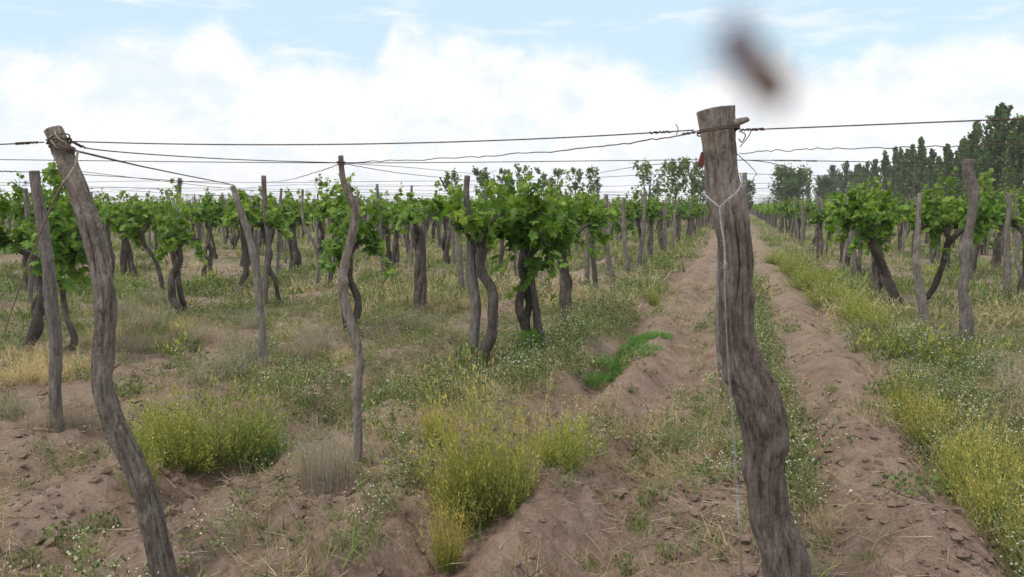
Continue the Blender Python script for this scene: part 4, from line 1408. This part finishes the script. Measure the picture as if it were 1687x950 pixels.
g = Geo()
X, Y, R_ = spots(12000, 3.0, 16, q)
cv = cover_at(X, Y)
pn = fbm(X * .7, Y * .7 + 9, 52, 2)
m = q.random(len(X)) < cv * np.clip((pn - .30) * 3.6, 0, .95) + .012
stamp(g, pg_near, X[m], Y[m], q.uniform(.5, 1.3, m.sum()), q)
X, Y, R_ = spots(9000, 13, 150, q)
cv = cover_at(X, Y)
pn = fbm(X * .3, Y * .3 + 9, 52, 2)
m = (q.random(len(X)) < cv * np.clip((pn - .25) * 3.2, 0, .95)) & ~((X > -1.35) & (X < -.1)) & ~((X > .5) & (X < 1.15))
stamp(g, pg_far, X[m], Y[m], q.uniform(.6, 1.2, m.sum()) * (1 + R_[m] / 120), q)
tag(obj('grass', g.mesh('grass', M_WEED)), 'short green grass growing between the vine rows', 'grass', None, 'stuff')

g = Geo()
X, Y, R_ = spots(11000, 3.0, 16, q)
cv = cover_at(X, Y)
pn = fbm(X * .6 + 3, Y * .6, 53, 3)
m = q.random(len(X)) < cv * np.clip((pn - .38) * 4.5, 0, .95) + .03
stamp(g, ps_near, X[m], Y[m], q.uniform(.5, 1.25, m.sum()), q)
X, Y, R_ = spots(9000, 12, 150, q)
cv = cover_at(X, Y)
pn = fbm(X * .3 + 3, Y * .3, 53, 2)
m = (q.random(len(X)) < cv * np.clip((pn - .42) * 4, 0, .9)) & ~((X > -1.35) & (X < -.1)) & ~((X > .5) & (X < 1.15))
stamp(g, ps_far, X[m], Y[m], q.uniform(.6, 1.2, m.sum()) * (1 + R_[m] / 120), q)
tag(obj('dry_grass', g.mesh('dry_grass', M_WEED)), 'straw coloured dry grass spread through the weedy field', 'dry grass', None, 'stuff')

g = Geo()
X, Y, R_ = spots(2600, 9, 60, q)
cv = cover_at(X, Y)
pn = fbm(X * .35, Y * .35, 54, 2)
m = (q.random(len(X)) < cv * np.clip((pn - .47) * 7, 0, .9)) & ~((X > -1.5) & (X < 1.2))
stamp(g, py_far, X[m], Y[m], q.uniform(.6, 1.2, m.sum()), q)
tag(obj('distant_weeds', g.mesh('distant_weeds', M_WEED)), 'yellow green bushy weeds scattered through the rows further back', 'weeds', None, 'stuff')

# dead stalks lying on the soil
g = Geo()
X, Y, R_ = spots(9000, 2.4, 15, q)
pn = fbm(X * 1.1, Y * 1.1, 55, 2)
m = q.random(len(X)) < np.clip((pn - .36) * 3, .05, .95)
X, Y = X[m], Y[m]
n = len(X)
a = 6.28 * q.random(n)
P = np.stack([X, Y, H(X, Y) + .006], -1)
D = np.stack([np.cos(a), np.sin(a), .10 * q.standard_normal(n)], -1)
L = .05 + .22 * q.random(n) ** 2
e = P + D * L[:, None]
e[:, 2] = H(e[:, 0], e[:, 1]) + .012 + .03 * q.random(n) ** 3
kc = jit(GREY * .85, q, n, .35)
blades(g, P, e - P, L, .0028 + .0035 * q.random(n), kc, kc * 1.1, .12 * q.standard_normal(n), q, 3)
for px, py, sx, m_ in ((1130, 850, .30, 420), (1000, 890, .25, 120), (450, 800, .30, 260), (60, 735, .45, 320), (380, 880, .3, 140), (1280, 930, .2, 90), (620, 790, .2, 120), (340, 620, .4, 250), (1500, 900, .4, 120)):
    c = ground_px(px, py)
    X, Y = c[0] + sx * q.standard_normal(m_), c[1] + sx * .7 * q.standard_normal(m_)
    P = np.stack([X, Y, H(X, Y) + .004 + .03 * q.random(m_) ** 2], -1)
    D = q.standard_normal((m_, 3)) * [1, .8, .16]
    kc = jit(GREY * .8, q, m_, .4)
    blades(g, P, D, .05 + .16 * q.random(m_), .0026 + .003 * q.random(m_), kc, kc * 1.15, .2 * q.standard_normal(m_), q, 3)
tag(obj('plant_litter', g.mesh('plant_litter', M_WEED)), 'dead stalks and straw lying scattered on the bare soil', 'litter', None, 'stuff')

# clods of earth
ico = []
phi = (1 + 5 ** .5) / 2
IV = unit(np.array([(-1, phi, 0), (1, phi, 0), (-1, -phi, 0), (1, -phi, 0), (0, -1, phi), (0, 1, phi), (0, -1, -phi), (0, 1, -phi), (phi, 0, -1), (phi, 0, 1), (-phi, 0, -1), (-phi, 0, 1)]))
IT = np.array([(0, 11, 5), (0, 5, 1), (0, 1, 7), (0, 7, 10), (0, 10, 11), (1, 5, 9), (5, 11, 4), (11, 10, 2), (10, 7, 6), (7, 1, 8), (3, 9, 4), (3, 4, 2), (3, 2, 6), (3, 6, 8), (3, 8, 9), (4, 9, 5), (2, 4, 11), (6, 2, 10), (8, 6, 7), (9, 8, 1)])
g = Geo()
X, Y, R_ = spots(36000, 2.4, 13, q)
pn = fbm(X * 1.6, Y * 1.6, 56, 2)
cv = cover_at(X, Y)
m = q.random(len(X)) < np.clip((pn - .38) * 2.5, .04, .9) * (1 - .7 * cv)
X, Y = X[m], Y[m]
n = len(X)
S = (.005 + .030 * q.random(n) ** 3.5)[:, None, None]
V = IV[None] * (1 + .28 * q.standard_normal((n, 12, 1))).clip(.5, 1.5) * S * np.array([1, 1, .7]) + np.stack([X, Y, H(X, Y) + S[:, 0, 0] * .25], -1)[:, None]
g.add(V.reshape(-1, 3), (IT[None] + (np.arange(n) * 12)[:, None, None]).reshape(-1, 3), (0, 0, 0))
tag(obj('soil_clods', g.mesh('soil_clods', M_SOIL)), 'crumbled clods of dry brown earth on the tracks', 'clods', None, 'stuff')

# ------------------------------------------------------------------ trees behind the vineyard
TG = np.array([.125, .185, .070])


def tree_geo(seed, h, w, kind, n):
    """trunk and crown standing at the origin; kind: poplar, round, young, cypress"""
    r = np.random.default_rng(seed)
    tr, cr = Geo(), Geo()
    P = np.array([(0, 0, -.2), (.02 * h * r.standard_normal(), .02 * h * r.standard_normal(), h * .45), (.02 * h * r.standard_normal(), 0, h * .9)])
    P = smooth_path(P, 12)
    tr.add(*tube(P, np.linspace(h * .022, h * .004, 12), 7, .1, 0, seed), np.ones(3))
    L, S, Kb = [], [], []
    nb = {'poplar': 46, 'round': 26, 'young': 13, 'cypress': 30}[kind]
    lo = {'poplar': .07, 'round': .22, 'young': .30, 'cypress': .05}[kind]
    for b in range(nb):
        t = lo + (.97 - lo) * (b + r.random()) / nb
        p0 = P[min(11, int(t * 11 / .97))] * [1, 1, 0] + [0, 0, t * h * .93]
        a = 2.4 * b + r.random()
        if kind in ('poplar', 'cypress'):
            prof_ = (1 - t) ** .85 * min(1, (t - lo) * 4 + .55) + .05
            ln_ = w * .66 * prof_ * (.6 + .7 * r.random())
            d = np.array([math.cos(a), math.sin(a), 2.1 + .9 * r.random()])
        elif kind == 'round':
            prof_ = math.sqrt(max(.05, 1 - ((t - .6) / .42) ** 2))
            ln_ = w * .5 * prof_ * (.75 + .4 * r.random())
            d = np.array([math.cos(a), math.sin(a), .35 + .4 * r.random()])
        else:
            ln_ = w * .5 * (.5 + .7 * r.random())
            d = np.array([math.cos(a), math.sin(a), 1.1 + .7 * r.random()])
        d = d / np.linalg.norm(d[:2])
        e = p0 + d * ln_
        e[2] = min(e[2], h * (1.02 if kind != 'poplar' else .97 + .05 * r.random()))
        bp = smooth_path([p0, (p0 + e) / 2 + .06 * ln_ * r.standard_normal(3), e], 6)
        tr.add(*tube(bp, np.linspace(.010 * h * (1 - t * .7), .002 * h, 6), 4, cap=False), np.ones(3))
        m = int(n / nb)
        tt = (.25 + .75 * r.random(m)) if kind != 'young' else (.45 + .6 * r.random(m))
        Q = p0 + (e - p0) * tt[:, None]
        sp = {'poplar': .085, 'round': .14, 'young': .13, 'cypress': .09}[kind] * w
        cl = unit(r.standard_normal((m, 3))) * (r.random((m, 1)) ** .5) * sp * [1, 1, 1.2] * ((1 - .65 * t) if kind == 'poplar' else 1)
        L.append(Q + cl)
        S.append(np.full(m, h * {'poplar': .018, 'round': .040, 'young': .036, 'cypress': .018}[kind]) * r.uniform(.7, 1.5, m))
        Kb.append(np.full(m, .75 + .5 * r.random()))
    L, S, Kb = np.concatenate(L), np.concatenate(S), np.concatenate(Kb)
    m = len(L)
    base = {'poplar': TG, 'round': TG * [.85, .88, .95], 'young': TG * [1.2, 1.15, 1.35], 'cypress': TG * .75}[kind]
    K = base * Kb[:, None] * (1 + .22 * r.standard_normal((m, 1))).clip(.5, 1.6)
    leaves(cr, L, r.standard_normal((m, 3)), r.standard_normal((m, 3)) + [0, 0, .5], S, K, 0, r)
    return tr, cr


def tree(name, px, top, wpx, dist, kind, n, label, group=None, seed=0):
    d = unit(ray(px, 339) * [1, 1, 0])
    t = dist / float(d @ FWD)
    b = np.array([d[0] * t, d[1] * t, 0])
    b[2] = float(H(b[0], b[1]))
    h = (339 - top) / F_PX * dist + EYE
    a, c = tree_geo(seed, h, wpx / F_PX * dist, kind, n)
    root = thing(name, label, 'tree', b, 0, group)
    obj('trunk', a.mesh('trunk', M_BARK, True), root)
    obj('crown', c.mesh('crown', M_TREE), root)


POP = [(1415, 267, 22, 168), (1440, 257, 22, 150), (1478, 239, 22, 134), (1500, 231, 24, 124), (1529, 240, 24, 114), (1542, 251, 22, 108), (1561, 239, 24, 102), (1585, 219, 26, 96), (1620, 213, 28, 86), (1660, 188, 30, 78),
       (1400, 282, 27, 186), (1433, 280, 31, 172), (1466, 276, 31, 150), (1500, 268, 33, 135), (1545, 268, 36, 118), (1588, 262, 37, 104), (1618, 240, 37, 92), (1660, 232, 41, 84),
       (1372, 268, 23, 190), (1390, 262, 23, 180), (1408, 268, 21, 170), (1424, 262, 23, 160), (1442, 272, 21, 150), (1457, 242, 23, 140), (1474, 236, 21, 132), (1490, 240, 21, 126), (1513, 221, 27, 118),
       (1532, 262, 18, 110), (1553, 232, 27, 104), (1572, 228, 27, 98), (1598, 196, 36, 90), (1640, 168, 58, 80), (1676, 184, 37, 74), (1705, 176, 41, 70), (1735, 190, 46, 67)]
ORD = ['farthest', 'second farthest', 'third farthest', 'fourth farthest', 'fifth farthest', 'sixth farthest', 'seventh farthest', 'eighth farthest']
PL = [f'slim poplar pressed between its taller neighbours in the windbreak, {o} from the left' for o in ('first', 'second', 'third', 'fourth', 'fifth', 'sixth', 'seventh', 'eighth', 'ninth', 'tenth')] + [f'low bushy poplar filling the foot of the windbreak, {o} one from the left' for o in ('first', 'second', 'third', 'fourth', 'fifth', 'sixth', 'seventh', 'eighth')] + [f'{o} of the dark poplars in the row at right' for o in ORD] + [
    'tall pointed poplar in the middle of the row at right', 'short poplar in the gap right of the tall pointed one', 'poplar left of the tall knotted post, first of two alike',
    'poplar left of the tall knotted post, nearer of two alike', 'slim tall poplar right behind the knotted post', 'tallest broad dark poplar at right', 'poplar cut by the right edge of the picture',
    'poplar standing just past the right edge', 'last nearest poplar past the right edge']
for i, (px, top, w, dist) in enumerate(POP):
    tree('poplar_tree', px, top, w, dist, 'poplar', 7000 if dist < 120 else 4200, PL[i], 'poplar windbreak at right', 40 + i)
tree('round_tree', 1300, 281, 74, 120, 'round', 4600, 'dark round tree standing alone at the end of the right track', None, 70)
tree('round_tree', 1358, 290, 36, 150, 'round', 2600, 'low round tree left of the first poplars', None, 71)
tree('cypress_tree', 1333, 274, 9, 140, 'cypress', 1000, 'thin dark spire tree between the round tree and the poplars', None, 72)
tree('round_tree', 1232, 294, 26, 110, 'round', 1200, 'small round tree just right of the thick post', None, 73)
tree('round_tree', 1265, 326, 40, 200, 'round', 900, 'low far bush left of the lone round tree', None, 74)
YT = [(745, 288, 34, 58, 'sparse young tree behind the straight post'), (797, 281, 34, 62, 'young tree with an open crown just right of the straight post'),
      (826, 280, 17, 64, 'narrow young tree above the triple trunk vine'), (842, 284, 18, 66, 'slim young tree squeezed beside the narrow one'), (868, 277, 28, 60, 'young tree with a rounded tuft above the vines'),
      (894, 281, 18, 62, 'tall thin young tree above the thick trunk vine'), (918, 283, 26, 60, 'young tree left of the forked one'), (947, 282, 30, 58, 'forked young tree above the thick trunk vine'),
      (980, 281, 26, 58, 'young tree right of the thick trunk vine'), (1070, 274, 62, 50, 'pale slender tree with a wide open crown left of the thick post'),
      (1109, 270, 34, 56, 'pale upright tree second left of the thick post'), (1140, 266, 44, 60, 'pale leaning tree next to the thick post'), (1158, 285, 40, 62, 'dense young tree partly behind the thick post')]
for i, (px, top, w, dist, lab) in enumerate(YT):
    tree('young_tree', px, top, w, dist, 'young', 560 if w < 32 else 760, lab, None, 80 + i)

# ------------------------------------------------------------------ the fly right in front of the lens
d = unit(ray(1243, 108))
fb = EYEP + d * .072
right, upv = CAMR[:, 0], CAMR[:, 1]
ax = unit(right * .70 - upv * .72 - CAMR[:, 2] * .25)      # from head to tail
sdv = unit(np.cross(ax, CAMR[:, 2]))
tov = np.cross(sdv, ax)
fly = thing('fly', 'blurred brown fly hovering in the air above the thick post', 'insect', fb)


def blob(c, rx, ry, rz, seg=14):
    a = np.linspace(0, math.pi, seg)
    P = np.stack([-np.cos(a)], -1)
    V = []
    th = np.arange(seg) * 2 * math.pi / seg
    for x in -np.cos(a):
        s = math.sqrt(max(1e-6, 1 - x * x))
        V += [(np.array(c) + np.array([x * rx, s * ry * math.cos(t), s * rz * math.sin(t)])) for t in th]
    V = np.array(V)
    i, j = np.meshgrid(np.arange(seg - 1), np.arange(seg), indexing='ij')
    p, q_ = i * seg + j, i * seg + (j + 1) % seg
    T = np.concatenate([np.stack([p, q_, q_ + seg], -1).reshape(-1, 3), np.stack([p, q_ + seg, p + seg], -1).reshape(-1, 3)])
    return V[:, :1] * ax + V[:, 1:2] * sdv + V[:, 2:3] * tov, T


mm = .00116
g = Geo()
g.add(*blob((-1.3 * mm, 0, 0), 1.5 * mm, 1.6 * mm, 1.5 * mm))
g.add(*blob((1.5 * mm, 0, -.1 * mm), 2.4 * mm, 1.6 * mm, 1.4 * mm))
g.add(*blob((-3.0 * mm, 0, .1 * mm), .7 * mm, .95 * mm, .8 * mm))
obj('body', g.mesh('body', M_FLYB, True), fly)
for s in (-1, 1):
    g = Geo()
    g.add(*blob((-3.15 * mm, s * .6 * mm, .3 * mm), .5 * mm, .45 * mm, .55 * mm, 10))
    obj('eye', g.mesh('eye', M_EYE, True), fly)
mw, N = material('fly_wing')
bs = principled(N, (.42, .44, .58, 1), .3)
tp = N.n('ShaderNodeBsdfTransparent')
mx = N.n('ShaderNodeMixShader')
mx.inputs[0].default_value = .28
N.put(mx.inputs[1], tp.outputs[0])
N.put(mx.inputs[2], bs.outputs[0])
finish(N, mx.outputs[0])
for s in (-1, 1):
    outl = np.array([(-.2, .0), (-1.2, 1.0), (-2.2, 2.6), (-2.4, 3.8), (-1.6, 4.5), (-.5, 3.9), (.5, 2.4), (.5, .9)]) * mm
    du, dv = unit(-ax * .80 + s * .38 * sdv + tov * .25), unit(ax * .45 + s * .9 * sdv)
    V1 = -.6 * mm * ax + .9 * mm * tov + outl[:, 1:] * du + outl[:, :1] * s * dv * -.8
    V = np.vstack([V1, V1 + tov * .02 * mm])
    n = len(outl)
    T = [(0, i, i + 1) for i in range(1, n - 1)] + [(n, n + i + 1, n + i) for i in range(1, n - 1)]
    for i in range(n):
        T += [(i, n + i, n + (i + 1) % n), (i, n + (i + 1) % n, (i + 1) % n)]
    g = Geo()
    g.add(V, T)
    obj('wing', g.mesh('wing', mw), fly)
for s in (-1, 1):
    for k in range(3):
        x0 = (-1.9 + .7 * k) * mm
        pts = [(x0, s * .7 * mm, -.8 * mm), (x0 + (k - 1) * .8 * mm, s * 1.7 * mm, -1.2 * mm), (x0 + (k - 1) * 1.4 * mm, s * 2.0 * mm, -2.6 * mm)]
        Pm = smooth_path(np.array(pts), 10)
        Q = Pm[:, :1] * ax + Pm[:, 1:2] * sdv + Pm[:, 2:3] * tov
        g = Geo()
        g.add(*tube(Q, np.linspace(.12, .06, 10) * mm, 5))
        obj('leg', g.mesh('leg', M_FLYB, True), fly)

# ------------------------------------------------------------------ the air itself: a faint even haze over the whole place
g = Geo()
hx, hy0, hy1, hz0, hz1 = 330.0, -60.0, 420.0, -1.2, 19.0
V = [(x, y, z) for z in (hz0, hz1) for x, y in ((-hx, hy0), (hx, hy0), (hx, hy1), (-hx, hy1))]
T = [(0, 2, 1), (0, 3, 2), (4, 5, 6), (4, 6, 7), (0, 1, 5), (0, 5, 4), (1, 2, 6), (1, 6, 5), (2, 3, 7), (2, 7, 6), (3, 0, 4), (3, 4, 7)]
g.add(V, T)
mh, N = material('haze')
vol = N.n('ShaderNodeVolumePrincipled')
vol.inputs['Color'].default_value = (.90, .93, .97, 1)
vol.inputs['Density'].default_value = 0.0005
o_ = N.n('ShaderNodeOutputMaterial')
N.put(o_.inputs['Volume'], vol.outputs[0])
tag(obj('haze', g.mesh('haze', mh)), kind='stuff')
